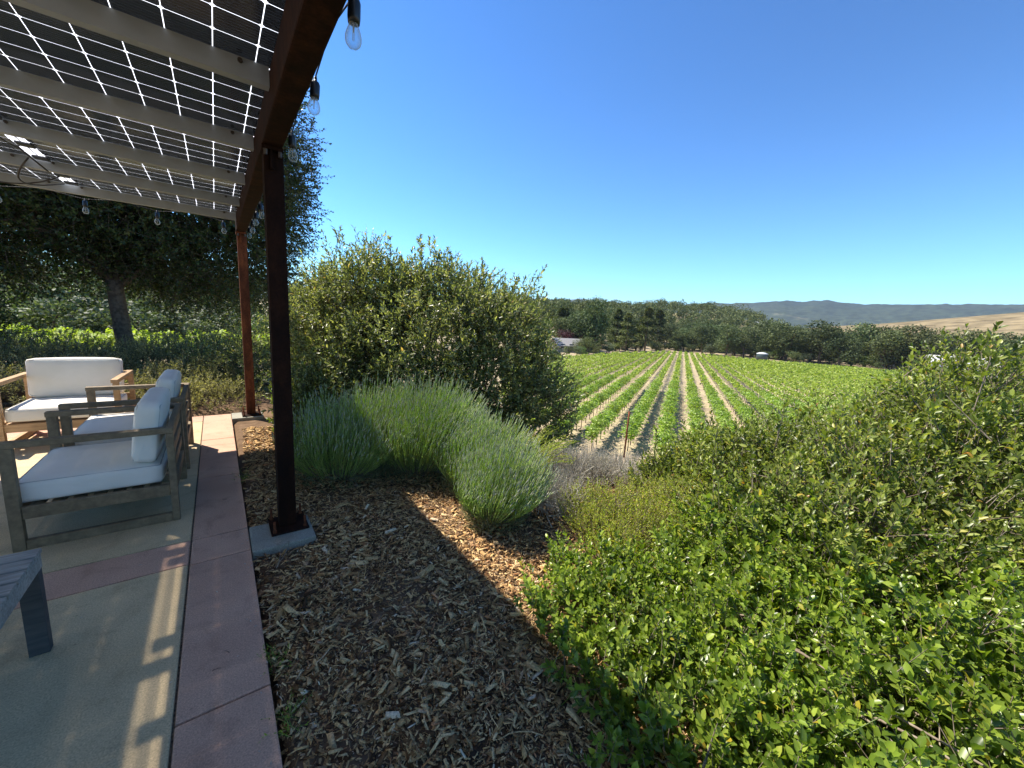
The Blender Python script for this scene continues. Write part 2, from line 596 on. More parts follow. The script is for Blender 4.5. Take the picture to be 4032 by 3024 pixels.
def ridge(name, r0, r1, r2, azs, crest_el, base_z, cols, nscale, rough_amp, label=None, seed=0):
    """a range of hills: height field from r0 up to a crest at r1 and down again at r2"""
    rg = np.random.default_rng(seed)
    A = np.radians(azs); na = len(azs)
    t = np.concatenate([np.linspace(0, 1, 26), np.linspace(1.05, 2, 8)])
    rr = np.where(t <= 1, r0 + (r1 - r0) * t, r1 + (r2 - r1) * (t - 1))
    ph = rg.uniform(0, 6.28, 12)
    el = np.interp(azs, *crest_el)
    zt = 1.5 + r1 * np.tan(np.radians(el))
    zt = zt + np.array([_noise.fractal(Vector((a_ * .22, seed, 0)), .8, 2.1, 6) for a_ in azs]) * rough_amp
    prof = np.where(t <= 1, np.sin(np.clip(t, 0, 1) * np.pi / 2) ** 1.25, np.cos((np.clip(t, 1, 2) - 1) * np.pi / 2))
    Z = base_z + (zt[None, :] - base_z) * prof[:, None]
    X = rr[:, None] * np.sin(A); Y = rr[:, None] * np.cos(A)
    kk = 1.0 / (r2 - r0) * 5.0
    spur = np.array([_noise.ridged_multi_fractal(Vector((x_ * kk, y_ * kk, seed)), .9, 2.0, 5, 1.0, 2.0) for x_, y_ in zip(X.ravel(), Y.ravel())]).reshape(X.shape)
    Z = Z + (spur - 1.0) * rough_amp * 2.6 * np.sin(np.clip(t, 0, 1) * np.pi)[:, None]
    V = np.stack([X, Y, Z], -1).reshape(-1, 3)
    i = np.arange(len(rr) - 1)[:, None]; j = np.arange(na - 1)[None, :]
    q = np.stack([i * na + j, (i + 1) * na + j, (i + 1) * na + j + 1, i * na + j + 1], -1).reshape(-1, 4)
    me = np_mesh(name, V, q.ravel(), np.arange(len(q)) * 4, True)
    mt, nt, b = mat_new(name + '_cover')
    g = nt.nodes.new('ShaderNodeNewGeometry')
    v = mapping(nt, g.outputs['Position'], (1, 1, 2.2))
    n1 = tex(nt, 'ShaderNodeTexNoise', nscale, v, Detail=9.0, Roughness=.62)
    r = ramp(nt, cols, n1.outputs[0])
    n2 = tex(nt, 'ShaderNodeTexNoise', nscale * 22, v, Detail=4.0)
    r2 = ramp(nt, [(.35, (.6, .6, .6)), (.65, (1.3, 1.3, 1.3))], n2.outputs[0])
    c = mix(nt, r.outputs[0], r2.outputs[0], 1.0, 'MULTIPLY')
    nt.links.new(c, b.inputs['Base Color'])
    b.inputs['Roughness'].default_value = 1.0
    b.inputs['Specular IOR Level'].default_value = 0
    bump(nt, b, n2.outputs[0], .35, .02 / nscale if nscale < .3 else .05)
    return link(name, me, mt, kind='structure')


AZ = np.arange(-10, 112, .15)
ridge('wooded_hills', 2600, 4300, 5600, AZ, ([-30, 30, 46, 52, 60, 66, 71, 76, 82, 90, 110], [2.6, 2.8, 3.1, 3.15, 3.2, 3.5, 3.95, 3.9, 3.8, 3.7, 3.6]), -20,
      [(.36, (.030, .042, .026)), (.60, (.045, .058, .032)), (.66, (.22, .19, .12)), (.8, (.32, .27, .18))], .0011, 16, seed=3)
ridge('distant_mountain', 7200, 9000, 11500, AZ, ([-30, 40, 43, 46.5, 49, 52, 60, 140], [1.5, 2.2, 3.0, 3.62, 3.45, 2.7, 2.2, 1.5]), -20,
      [(.3, (.06, .07, .05)), (.7, (.09, .10, .07))], .0006, 12, seed=5)
ridge('golden_hills', 520, 980, 1500, np.arange(66, 112, .15), ([66, 72, 76, 80, 84, 90, 110], [-1.2, .7, 1.35, 1.8, 2.4, 3.3, 3.6]), -14,
      [(.3, (.15, .122, .068)), (.5, (.205, .162, .09)), (.7, (.25, .195, .11))], .0022, .12, seed=9)

# ------------------------------------------------------------------ patio
def patio():
    root = empty('patio', (0, 0, 0), kind='structure')
    bm = bmesh.new(); bp = bmesh.new()
    J = .004
    xs = -.20
    # rose border along the mulch
    ys = [-3.2, -1.9, -.75, .35, 1.61, 2.70, 3.00, 4.10, 5.30, 6.51]
    for a, b_ in zip(ys[:-1], ys[1:]):
        box(bp, xs + J, .098, a + J, b_ - J, -.10, 0, .007)
    # cross bands and tan fields
    fx = [xs, -3.3, -6.4]
    fy = [-3.2, -.36, -.06, 2.715, 3.01, 6.20, 6.51]
    for i, (a, b_) in enumerate(zip(fy[:-1], fy[1:])):
        band = (b_ - a) < .5
        for k in range(2):
            if band:
                box(bp, fx[k + 1] + J, fx[k] - J, a + J, b_ - J, -.10, 0, .007)
            else:
                mid = [a, b_] if (b_ - a) < 2.9 else [a, 4.55, b_]
                for p, q in zip(mid[:-1], mid[1:]):
                    box(bm, fx[k + 1] + J, fx[k] - J, p + J, q - J, -.10, 0, .007)
    bm_obj('tan_slabs', bm, M['tan'], root)
    bm_obj('rose_slabs', bp, M['pink'], root)
    bj = bmesh.new()
    box(bj, -6.5, .094, -3.2, 6.505, -.12, -.014)
    bm_obj('joint_fill', bj, simple('joint_dirt', (.06, .05, .038), .95, noise=(90, (.22, .19, .14))), root)


patio()
for yy, lab in ((2.83, 'pale concrete footing pad under the near dark steel post'), (6.36, 'pale concrete footing pad under the farther rusty post')):
    bm = bmesh.new(); box(bm, .102, .462, yy - .175, yy + .165, -.14, .004, .012)
    tag(bm_obj('concrete_footing', bm, M['pad']), lab, 'footing', 'concrete footings of the posts')


# ------------------------------------------------------------------ pergola
def pergola():
    root = empty('pergola', (.32, 2.9, 0), label='rusted steel pergola roofed with see-through solar panels over the patio', cat='pergola')
    inv = Matrix.Translation((-.32, -2.9, 0))

    def part(name, bm, mat, par=root, smooth=False):
        bmesh.ops.transform(bm, matrix=inv, verts=bm.verts)
        return bm_obj(name, bm, mat, par, smooth)

    def hexbolt(bm, x, y, z, r=.011, h=.012, shank=.05, sr=.0065):
        for (rr, z0, z1, seg) in ((r, z, z + h, 6), (sr, z + h, z + shank, 10)):
            rs = bmesh.ops.create_cone(bm, cap_ends=True, segments=seg, radius1=rr, radius2=rr, depth=z1 - z0)
            bmesh.ops.translate(bm, vec=(x, y, (z0 + z1) / 2), verts=rs['verts'])

    for y0, y1 in ((2.86, 2.963), (6.30, 6.403)):
        yc = (y0 + y1) / 2
        RM = M['rust_shaded'] if y0 < 4 else M['rust']
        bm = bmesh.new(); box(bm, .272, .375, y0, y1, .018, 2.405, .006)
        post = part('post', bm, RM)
        bm = bmesh.new(); box(bm, .217, .440, yc - .135, yc + .115, .0055, .0185, .002)
        part('base_plate', bm, M['rust_half_shaded'], post)
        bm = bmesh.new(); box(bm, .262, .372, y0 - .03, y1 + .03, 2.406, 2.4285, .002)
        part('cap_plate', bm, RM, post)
        for sx, sy in ((.238, -.112), (.418, -.112), (.238, .092), (.418, .092)):
            bm = bmesh.new(); hexbolt(bm, sx, yc + sy, .0185, .013, .014, .075, .008)
            part('anchor_bolt', bm, M['rust'], post)
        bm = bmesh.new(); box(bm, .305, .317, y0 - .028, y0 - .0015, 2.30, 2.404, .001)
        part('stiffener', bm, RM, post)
        for sx in (.282, .356):
            bm = bmesh.new()
            rs = bmesh.ops.create_cone(bm, cap_ends=True, segments=6, radius1=.011, radius2=.011, depth=.03)
            bmesh.ops.translate(bm, vec=(sx, y0 - .017, 2.391), verts=rs['verts'])
            part('cap_bolt', bm, M['bolt'], post)
    # opposite row of posts, off to the left of the picture, and its beam
    for y0, y1 in ((-.6, -.497), (2.86, 2.963), (6.30, 6.403)):
        bm = bmesh.new(); box(bm, -4.63, -4.527, y0, y1, .002, 2.405, .006)
        part('post', bm, M['rust'])
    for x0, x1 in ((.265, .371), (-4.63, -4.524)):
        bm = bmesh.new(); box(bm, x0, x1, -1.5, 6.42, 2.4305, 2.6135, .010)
        part('beam', bm, M['rust_half_shaded'])
    # purlins: cold formed channels between the beams, web facing the camera
    py = [2.36 + .95 * k for k in range(-4, 5)]
    py[-1] = 6.10
    for i, y in enumerate(py):
        bm = bmesh.new()
        box(bm, -4.522, .2625, y, y + .004, 2.530, 2.615)
        box(bm, -4.522, .2625, y + .0042, y + .045, 2.530, 2.534)
        box(bm, -4.522, .2625, y + .0042, y + .045, 2.611, 2.615)
        box(bm, -4.522, .2625, y + .0452, y + .049, 2.530, 2.545)
        pu = part('purlin', bm, M['galv'])
        if 4 <= i:
            for x in (.15, -1.03, -1.25, -2.2):
                bm = bmesh.new()
                rs = bmesh.ops.create_cone(bm, cap_ends=True, segments=10, radius1=.011, radius2=.010, depth=.008)
                bmesh.ops.rotate(bm, matrix=Matrix.Rotation(R(90), 3, 'X'), verts=rs['verts'])
                bmesh.ops.translate(bm, vec=(x, y - .0045, 2.598), verts=rs['verts'])
                part('purlin_bolt', bm, M['bolt'], pu)
    # glass modules with square cells; columns leave a slot of open sky between them
    c = .158; gx = .0034
    for ci, xr in enumerate((.378, -1.135, -2.60)):
        ncol = 9 if ci != 2 else 12
        xl = xr - ncol * c - .020
        for r_ in range(8):
            y0 = py[r_] + .026; y1 = py[r_ + 1] + .022
            rows = 6; pitch = (y1 - y0 - .008) / rows
            cols = int((xr - xl) / c)
            bm = bmesh.new()
            k = .009
            for a in range(cols):
                for q in range(rows):
                    X1 = xr - .010 - a * c - gx / 2; X0 = X1 - c + gx
                    Y0 = y0 + .004 + q * pitch + gx / 2; Y1 = Y0 + pitch - gx
                    if X0 < xl: continue
                    pts = [(X0 + k, Y0), (X1 - k, Y0), (X1, Y0 + k), (X1, Y1 - k), (X1 - k, Y1), (X0 + k, Y1), (X0, Y1 - k), (X0, Y0 + k)]
                    vs = [bm.verts.new((*p, 2.6175)) for p in pts] + [bm.verts.new((*p, 2.6178)) for p in pts]
                    bm.faces.new(vs[:8][::-1]); bm.faces.new(vs[8:])
                    for i in range(8):
                        j = (i + 1) % 8
                        bm.faces.new((vs[i], vs[j], vs[8 + j], vs[8 + i]))
            bg_ = bmesh.new()
            vs = [bg_.verts.new(p) for p in ((xl, y0, 2.6215), (xr, y0, 2.6215), (xr, y1, 2.6215), (xl, y1, 2.6215))]
            bg_.faces.new(vs)
            g_ = part('solar_panel', bg_, M['gap'])
            part('solar_cells', bm, M['cell'], g_)
    bm = bmesh.new(); box(bm, -1.101, -1.094, -1.4, 6.12, 2.6165, 2.6215, .001)
    part('joint_strip', bm, M['plastic'])
    fm, fnt, fb = mat_new('frosted_diffuser')
    ft = fnt.nodes.new('ShaderNodeBsdfTransparent'); fl = fnt.nodes.new('ShaderNodeBsdfTranslucent'); fl.inputs['Color'].default_value = (.95, .96, 1, 1)
    fs = fnt.nodes.new('ShaderNodeMixShader'); fs.inputs[0].default_value = .84
    fnt.links.new(ft.outputs[0], fs.inputs[1]); fnt.links.new(fl.outputs[0], fs.inputs[2])
    fnt.links.new(fs.outputs[0], fnt.nodes['Material Output'].inputs['Surface'])
    for x0, x1 in ((-1.133, -1.1015), (-1.0935, -1.067)):
        bm = bmesh.new()
        bm.faces.new([bm.verts.new(p) for p in ((x0, -1.4, 2.6195), (x1, -1.4, 2.6195), (x1, 6.12, 2.6195), (x0, 6.12, 2.6195))])
        part('added_slot_diffuser', bm, fm)  # added sheets over the slot, there to dim the sun streak on the patio
    # junction boxes and leads that bridge the slot between the columns
    for y in (3.0, 3.45, 4.15, 4.75, 5.1, 5.65, 5.95):
        bm = bmesh.new(); box(bm, -1.125, -1.035, y, y + .085, 2.595, 2.6125, .006)
        part('junction_box', bm, M['plastic'])
    for k, (a, b_, bow) in enumerate((((-1.12, 4.75, 2.58), (-1.12, 5.1, 2.58), (.10, .05, -.10)), ((-1.14, 5.1, 2.58), (-1.12, 5.95, 2.58), (-.16, 0, -.12)),
                                      ((-1.9, 5.95, 2.60), (-1.1, 5.70, 2.59), (0, .1, -.10)), ((-1.14, 4.15, 2.58), (-1.1, 4.75, 2.58), (.02, 0, -.05)))):
        g = Geo(); tube(g, curve_pts(a, b_, bow, 12) + np.array([-.32, -2.9, 0]), .006, 6)
        link('panel_lead', g.mesh('panel_lead', True), M['cord'], root)


pergola()


# ------------------------------------------------------------------ string lights
def light_string(label, pts, a, b_, sag_anchor):
    """pts: where each socket hangs (x, y, z of the cord)"""
    ox = pts[0]
    root = empty('string_light', ox, label=label, cat='string lights', group='strings of clear bulbs hung on the pergola')
    o = np.array(ox)
    g = Geo()
    P = [np.array(p) - o for p in pts]
    prev = np.array(a) - o
    path = [prev]
    for p in P + [np.array(b_) - o]:
        md = (prev + p) / 2 + np.array([0, 0, sag_anchor])
        path += [prev * .55 + md * .45, md, p * .55 + md * .45, p]
        prev = p
    tube(g, np.array(path), .0032, 5)
    link('cord', g.mesh('cord', True), M['cord'], root)
    for p in P:
        tilt = Vector((random.uniform(-.12, .12), random.uniform(-.12, .12), -1)).normalized()
        q = tilt.to_track_quat('-Z', 'Y')
        soc = lathe([(.003, .045), (.006, .044), (.0075, .028), (.0165, .022), (.020, .012), (.0205, -.030), (.0185, -.046), (.012, -.047), (.011, -.030)], sides=18).mesh('socket', True)
        s = link('socket', soc, M['plastic'], root)
        s.location = Vector(p) + Vector((0, 0, -.035)); s.rotation_mode = 'QUATERNION'; s.rotation_quaternion = q
        bl = lathe([(.0125, -.040), (.0145, -.050), (.0215, -.066), (.0262, -.083), (.0265, -.094), (.0225, -.107), (.0135, -.116), (.0005, -.119)], sides=20).mesh('bulb', True)
        link('bulb', bl, M['bulb'], s)
        g = Geo()
        for dx in (-.0022, .0022):
            tube(g, [(dx, 0, -.045), (dx, 0, -.095)], .0009, 5)
        tube(g, [(0, .004, -.044), (0, .001, -.07)], .0022, 6)
        link('filament', g.mesh('filament', True), M['filament'], s)


yb = [.95, 1.50, 2.13, 2.80, 3.47, 4.15, 4.80, 5.32, 5.82, 6.36]
light_string('string of clear bulbs along the outer side of the rusty beam', [(.415, y, 2.525 + random.uniform(-.012, .012)) for y in yb],
             (.376, .6, 2.60), (.376, 6.42, 2.58), .055)
xb = [.14, -.49, -1.075, -1.69, -2.35, -3.0]
light_string('string of clear bulbs under the far edge of the panel roof', [(x, 6.45, 2.545 + random.uniform(-.012, .012)) for x in xb],
             (.26, 6.43, 2.60), (-3.6, 6.44, 2.60), .05)


# ------------------------------------------------------------------ furniture
def cushion_bm(w, d, h, r=.035, crown=.012, nx=10, ny=10, nz=4):
    bm = bmesh.new()
    box(bm, -w / 2, w / 2, -d / 2, d / 2, 0, h, 0)
    bmesh.ops.subdivide_edges(bm, edges=bm.edges[:], cuts=9, use_grid_fill=True)
    for v in bm.verts:
        p = v.co
        # round the corners
        q = Vector((max(-w / 2 + r, min(w / 2 - r, p.x)), max(-d / 2 + r, min(d / 2 - r, p.y)), max(r, min(h - r, p.z))))
        dv = p - q
        if dv.length > 1e-6: p = q + dv.normalized() * min(dv.length, r)
        u = (1 - (2 * p.x / w) ** 2) * (1 - (2 * p.y / d) ** 2)
        s_ = 1 if p.z > h / 2 else -.4
        p.z += crown * max(u, 0) * s_
        u2 = (1 - (2 * p.x / w) ** 2); zz = 1 - (2 * p.z / h - 1) ** 2
        p.y += math.copysign(crown * .5 * max(u2 * zz, 0), p.y)
        p.z += .0015 * math.sin(p.x * 37 + p.y * 19); p.x += .0015 * math.sin(p.y * 31 + p.z * 47)
        v.co = p
    return bm


def piping(w, d, z, r):
    """welt running around the edge of a cushion"""
    k = r * .42
    pts = []
    a = w / 2 - k; b = d / 2 - k; c = r
    for cx, cy, t0 in ((w / 2 - c, d / 2 - c, 0), (-w / 2 + c, d / 2 - c, 90), (-w / 2 + c, -d / 2 + c, 180), (w / 2 - c, -d / 2 + c, 270)):
        for t in (0, 30, 60, 90):
            th = R(t0 + t)
            pts.append((cx + (c - k) * math.cos(th), cy + (c - k) * math.sin(th), z))
    pts.append(pts[0])
    g = Geo(); tube(g, pts, .0035, 5, False)
    return g.mesh('piping', True)


def armchair(name, label, loc, rz, wood_m):
    """front faces local -Y; width .85, depth .75"""
    root = empty(name, loc, rz, label=label, cat='armchair', group='teak armchairs with white cushions')
    w2, dy = .425, .375
    t = .045
    for s in (-1, 1):
        xo0, xo1 = (s * w2, s * (w2 - t)) if s < 0 else (w2 - t, w2)
        bm = bmesh.new(); box(bm, xo0 - .012 * (s > 0), xo1 + .012 * (s < 0), -dy, dy - .0, .625, .662, .005)
        bm_obj('armrest', bm, wood_m, root)
        bm = bmesh.new(); box(bm, xo0, xo1, -dy + .002, -dy + .055, 0, .6245, .004)
        bm_obj('front_leg', bm, wood_m, root)
        bm = bmesh.new(); box(bm, xo0, xo1, dy - .042, dy - .002, 0, .6245, .004)
        bm_obj('rear_leg', bm, wood_m, root)
        bm = bmesh.new(); box(bm, xo0 + .006, xo1 - .006, -dy + .056, dy - .043, .19, .265, .004)
        bm_obj('side_rail', bm, wood_m, root)
        bm = bmesh.new(); box(bm, xo0 + .004, xo1 - .004, -dy + .056, dy - .043, .001, .058, .004)
        bm_obj('floor_rail', bm, wood_m, root)
    bm = bmesh.new(); box(bm, -w2 + t + .0005, w2 - t - .0005, -dy + .012, -dy + .040, .175, .255, .003)
    bm_obj('front_rail', bm, wood_m, root)
    bm = bmesh.new(); box(bm, -w2 + t + .0005, w2 - t - .0005, dy - .036, dy - .010, .19, .26, .003)
    bm_obj('back_rail', bm, wood_m, root)
    for z in (.33, .44, .55):
        bm = bmesh.new(); box(bm, -w2 + t + .0005, w2 - t - .0005, dy - .034, dy - .014, z, z + .062, .003)
        bm_obj('back_slat', bm, wood_m, root)
    bm = bmesh.new(); box(bm, -w2 + t + .014, w2 - t - .014, dy - .040, dy - .004, .628, .660, .004)
    bm_obj('top_rail', bm, wood_m, root)
    bm = bmesh.new()
    for k in range(7):
        y = -dy + .07 + k * .088
        box(bm, -w2 + t + .0005, w2 - t - .0005, y, y + .055, .235, .252, 0)
    bm_obj('seat_slats', bm, wood_m, root)
    w = .745; d = .66
    c = bm_obj('seat_cushion', cushion_bm(w, d, .135, .03, .016), M['fabric'], root, True)
    c.location = (0, -.030, .2675)
    link('piping', piping(w, d, .127, .03), M['piping'], c)
    link('piping', piping(w, d, .010, .03), M['piping'], c)
    h = .41; th = .135
    b_ = bm_obj('back_cushion', cushion_bm(.72, h, th, .04, .022), M['fabric'], root, True)
    b_.rotation_euler = (R(83), 0, 0)
    b_.location = (0, .300, .608)
    link('piping', piping(.72, h, .122, .04), M['piping'], b_)
    link('piping', piping(.72, h, .012, .04), M['piping'], b_)
    return root


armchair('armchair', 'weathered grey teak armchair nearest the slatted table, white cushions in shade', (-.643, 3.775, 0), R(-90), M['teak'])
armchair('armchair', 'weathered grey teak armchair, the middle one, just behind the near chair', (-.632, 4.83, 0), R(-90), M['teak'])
armchair('armchair', 'sunlit teak armchair facing the camera in front of the oak', (-1.262, 6.03, 0), R(-2), M['teak_sunlit'])


def table():
    x1, x0, y0, y1 = -.630, -1.43, 1.05, 2.335
    root = empty('slatted_table', ((x0 + x1) / 2, (y0 + y1) / 2, 0), label='low grey slatted wood table at the left edge of the patio', cat='table')
    o = Matrix.Translation((-(x0 + x1) / 2, -(y0 + y1) / 2, 0))

    def part(n, bm, mt):
        bmesh.ops.transform(bm, matrix=o, verts=bm.verts)
        return bm_obj(n, bm, mt, root)
    n = 15; p = (y1 - y0) / n
    for k in range(n):
        bm = bmesh.new(); box(bm, x0, x1 - .0, y0 + k * p + .0065, y0 + (k + 1) * p - .0065, .438, .457, .0025)
        part('slat', bm, M['slat'])
    for xa, xb_ in ((x1 - .028, x1 - .004), (x0 + .004, x0 + .028)):
        bm = bmesh.new(); box(bm, xa, xb_, y0 + .008, y1 - .008, .375, .4315, .002)
        part('apron', bm, M['slat'])
    for ya in (y0 + .008, y1 - .032):
        bm = bmesh.new(); box(bm, x0 + .03, x1 - .03, ya, ya + .024, .375, .4315, .002)
        part('apron', bm, M['slat'])
    for xa in (x1 - .066, x0 + .006):
        for ya in (y0 + .01, y1 - .052):
            bm = bmesh.new(); box(bm, xa, xa + .060, ya, ya + .042, 0, .374, .002)
            part('leg', bm, M['legdark'])


table()

# ------------------------------------------------------------------ plants
def rdir(n, up=0.0):
    v = rng.normal(size=(n, 3)); v = nrm(v); v[:, 2] += up
    return nrm(v)


def shoot_leaves(gl, gs, P, D, L, nleaf, leafL, ratio, ang=55, tmpl=T_FOLD, stem_r=.0018, whorl=1, t0=.15, tipfill=True):
    n = len(P)
    D = nrm(D)
    ref = np.where(np.abs(D[:, 2:3]) < .9, np.array([[0, 0, 1.]]), np.array([[1., 0, 0]]))
    U = nrm(np.cross(D, ref)); V = np.cross(D, U)
    L = np.broadcast_to(np.asarray(L, float), (n,))
    lL = np.broadcast_to(np.asarray(leafL, float), (n,))
    ph0 = rng.uniform(0, 6.28, n)
    step = 2.4 if whorl == 1 else np.pi / 2
    for k in range(nleaf):
        kk = k if whorl == 1 else k // 2
        tot = nleaf if whorl == 1 else max(1, nleaf // 2)
        t = t0 + (1 - t0) * (kk + .5) / tot + rng.uniform(-.03, .03, n)
        phi = ph0 + kk * step + (np.pi if (whorl == 2 and k % 2) else 0) + rng.uniform(-.35, .35, n)
        A = np.radians(ang * (1.12 - .62 * t) + rng.uniform(-14, 14, n))
        rad = np.cos(phi)[:, None] * U + np.sin(phi)[:, None] * V
        ax = D * np.cos(A)[:, None] + rad * np.sin(A)[:, None]
        N = D * np.sin(A)[:, None] - rad * np.cos(A)[:, None] + rng.normal(0, .28, (n, 3))
        sz = lL * (1.0 - .35 * np.abs(t - .55)) * rng.uniform(.65, 1.15, n)
        leaves(gl, P + D * (L * t)[:, None], ax, N, sz, ratio * rng.uniform(.85, 1.15, n), tmpl)
    if gs is not None:
        stems(gs, P - D * (L * .25)[:, None], P + D * (L * .97)[:, None], stem_r * 1.3, stem_r * .6)


def lobe_points(lobes, n, rmin=.6, rmax=1.03, zmin=None, up=.15, bump_=.12, cull=.62, keep=None):
    Ls = np.array(lobes, float)
    area = (Ls[:, 3] * Ls[:, 4] + Ls[:, 4] * Ls[:, 5] + Ls[:, 3] * Ls[:, 5])
    P = []; O = []
    tot = 0
    while tot < n:
        m_ = n * 2
        i = rng.choice(len(Ls), m_, p=area / area.sum())
        d = rdir(m_, up)
        r = rmin + (rmax - rmin) * rng.random(m_) ** .6
        r = r * (1 + bump_ * np.sin(d[:, 0] * 7 + i * 2.1) * np.sin(d[:, 1] * 8 + i) + bump_ * .6 * np.sin(d[:, 2] * 11 + d[:, 0] * 9 + i))
        p = Ls[i, :3] + d * Ls[i, 3:6] * r[:, None]
        on = nrm(d / Ls[i, 3:6])
        ok = np.ones(m_, bool)
        for k in range(len(Ls)):
            q = np.linalg.norm((p - Ls[k, :3]) / Ls[k, 3:6], axis=1)
            ok &= ~((q < cull) & (i != k))
        ok &= p[:, 2] > (H(p[:, 0], p[:, 1]) + .02 if zmin is None else zmin)
        if keep is not None: ok &= keep(p)
        P.append(p[ok]); O.append(on[ok]); tot += ok.sum()
    return np.concatenate(P)[:n], np.concatenate(O)[:n]


def branches(base, targets, r0, r1, sides=5, n=7, bow=.25, jit=.03):
    g = Geo()
    for t in targets:
        b = np.array(base) + np.array([random.uniform(-.08, .08) * r0 * 20, random.uniform(-.08, .08) * r0 * 20, 0])
        L = np.linalg.norm(np.array(t) - b)
        pts = curve_pts(b, t, (random.uniform(-bow, bow) * L * .4, random.uniform(-bow, bow) * L * .4, bow * L * .25), n, jit * L * .4)
        tube(g, pts, np.linspace(r0, r1, n) * random.uniform(.6, 1.1), sides)
    return g


def shrub(name, label, cat, base, lobes, nshoot, nleaf, leafL, ratio, lmat, smat, shootL=.22, upb=.5, group=None, ang=55, rmin=.6,
          nbr=26, br=.022, tmpl=T_FOLD, whorl=1, zmin=None, sticks=None, keep=None, bump_=.12, stem_r=.0018, extra=None, wild=.35, green_sticks=0):
    bz = float(H(base[0], base[1]))
    root = empty(name, (base[0], base[1], bz), label=label, cat=cat, group=group)
    off = np.array([base[0], base[1], bz])
    P, O = lobe_points(lobes, nshoot, rmin, 1.03, zmin, keep=keep, bump_=bump_)
    D = O * .75 + np.array([0, 0, upb]) + rng.normal(0, wild, O.shape)
    L = shootL * rng.uniform(.6, 1.35, nshoot)
    gl = Geo(); gs = Geo()
    shoot_leaves(gl, gs, P - off, D, L, nleaf, leafL * rng.uniform(.62, 1.25, nshoot), ratio, ang, tmpl, stem_r, whorl)
    if extra is not None:      # tall individual shoots: rows of (x,y,z0, x,y,z1)
        for e in extra:
            a = np.array(e[:3]) - off; b = np.array(e[3:6]) - off
            Lx = np.linalg.norm(b - a)
            m_ = int(Lx / .035)
            tt = np.linspace(0, .96, m_)[:, None]
            pp = a + (b - a) * tt + rng.normal(0, .008, (m_, 3))
            dd = nrm(np.tile(b - a, (m_, 1))) + rng.normal(0, .55 if len(e) < 7 else e[6], (m_, 3))
            shoot_leaves(gl, gs, pp, dd, .09 * (1.3 - tt[:, 0]), 6, leafL, ratio, ang, tmpl, stem_r, whorl)
            g_ = Geo(); 
            stems(gs, a[None], b[None], stem_r * 3, stem_r, 4)
    if green_sticks:
        Q, Oq = lobe_points(lobes, green_sticks, .85, 1.1, zmin, keep=keep)
        dd = nrm(Oq * .5 + np.array([0, 0, .45]) + rng.normal(0, .6, Oq.shape))
        stems(gl, Q - off - dd * .07, Q - off + dd * .10 * rng.uniform(.4, 1.3, (green_sticks, 1)), .0026, .0016, 4)
    link('foliage', gl.mesh('foliage'), lmat, root)
    tg, _ = lobe_points(lobes, nbr, .55, .95, zmin, keep=keep)
    g = branches((0, 0, -.02), tg - off, br, br * .25)
    if sticks:
        ns, sl = sticks
        Q, Oq = lobe_points(lobes, ns, .8, 1.08, zmin, keep=keep)
        dd = nrm(Oq * .6 + np.array([0, 0, .3]) + rng.normal(0, .6, Oq.shape))
        stems(g, Q - off - dd * sl * .5, Q - off + dd * sl * .5 * rng.uniform(.4, 1, (ns, 1)), .004, .0015, 4)
    g.V += gs.V; g.L += [l + g.nv for l in gs.L]; g.ST += [s_ + g.nl for s_ in gs.ST]
    link('branches', g.mesh('branches'), smat, root)
    return root


LM = {}
LM['toyon'] = leaf_mat('holly_leaf', [(0, (.070, .090, .036)), (.35, (.155, .180, .070)), (.7, (.26, .285, .12)), (.9, (.42, .43, .21)), (.985, (.48, .44, .2)), (1, (.48, .28, .10))],
                       .46, rough=.34, spec=.75)
LM['toyon2'] = leaf_mat('coffeeberry_leaf', [(0, (.065, .090, .020)), (.35, (.150, .195, .038)), (.7, (.25, .305, .058)), (.93, (.37, .41, .09)), (.99, (.40, .36, .06)), (1, (.45, .2, .04))],
                        .36, rough=.38, spec=.48)
LM['ceanothus'] = leaf_mat('glossy_round_leaf', [(0, (.055, .095, .013)), (.35, (.14, .215, .024)), (.7, (.25, .345, .042)), (.95, (.38, .47, .07)), (.985, (.36, .36, .04)), (1, (.5, .38, .04))],
                           .38, rough=.34, spec=.5)
LM['yellow'] = leaf_mat('yellow_green_leaf', [(0, (.24, .29, .035)), (.4, (.38, .45, .05)), (.8, (.50, .56, .08)), (.95, (.58, .46, .14)), (1, (.50, .30, .14))], .4, rough=.5)
LM['grey'] = leaf_mat('grey_dry_leaf', [(0, (.36, .33, .27)), (.5, (.54, .50, .42)), (.85, (.68, .64, .56)), (1, (.36, .40, .22))], .2, tint=(1, 1, .9), rough=.8)
LM['lavleaf'] = leaf_mat('lavender_leaf', [(0, (.09, .11, .055)), (.5, (.17, .20, .10)), (1, (.28, .30, .17))], .25, rough=.7, spec=.2)
LM['lavstem'] = leaf_mat('lavender_stem', [(0, (.29, .40, .12)), (.5, (.44, .56, .20)), (.9, (.57, .67, .31)), (1, (.60, .60, .38))], .5, rough=.6, spec=.3)
LM['lavhead'] = leaf_mat('lavender_head', [(0, (.32, .40, .17)), (.6, (.45, .52, .27)), (1, (.46, .46, .40))], .3, tint=(1, 1, 1), rough=.8)
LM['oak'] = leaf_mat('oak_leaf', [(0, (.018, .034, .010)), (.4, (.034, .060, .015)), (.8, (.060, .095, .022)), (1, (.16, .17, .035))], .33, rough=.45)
LM['cover'] = leaf_mat('shade_cover_leaf', [(0, (.17, .165, .085)), (.5, (.30, .28, .14)), (1, (.44, .40, .22))], .3, rough=.8, spec=.1)
LM['vine'] = leaf_mat('grape_leaf', [(0, (.11, .18, .026)), (.4, (.21, .315, .042)), (.8, (.33, .44, .07)), (1, (.45, .55, .12))], .42, rough=.5, objvar=.12)
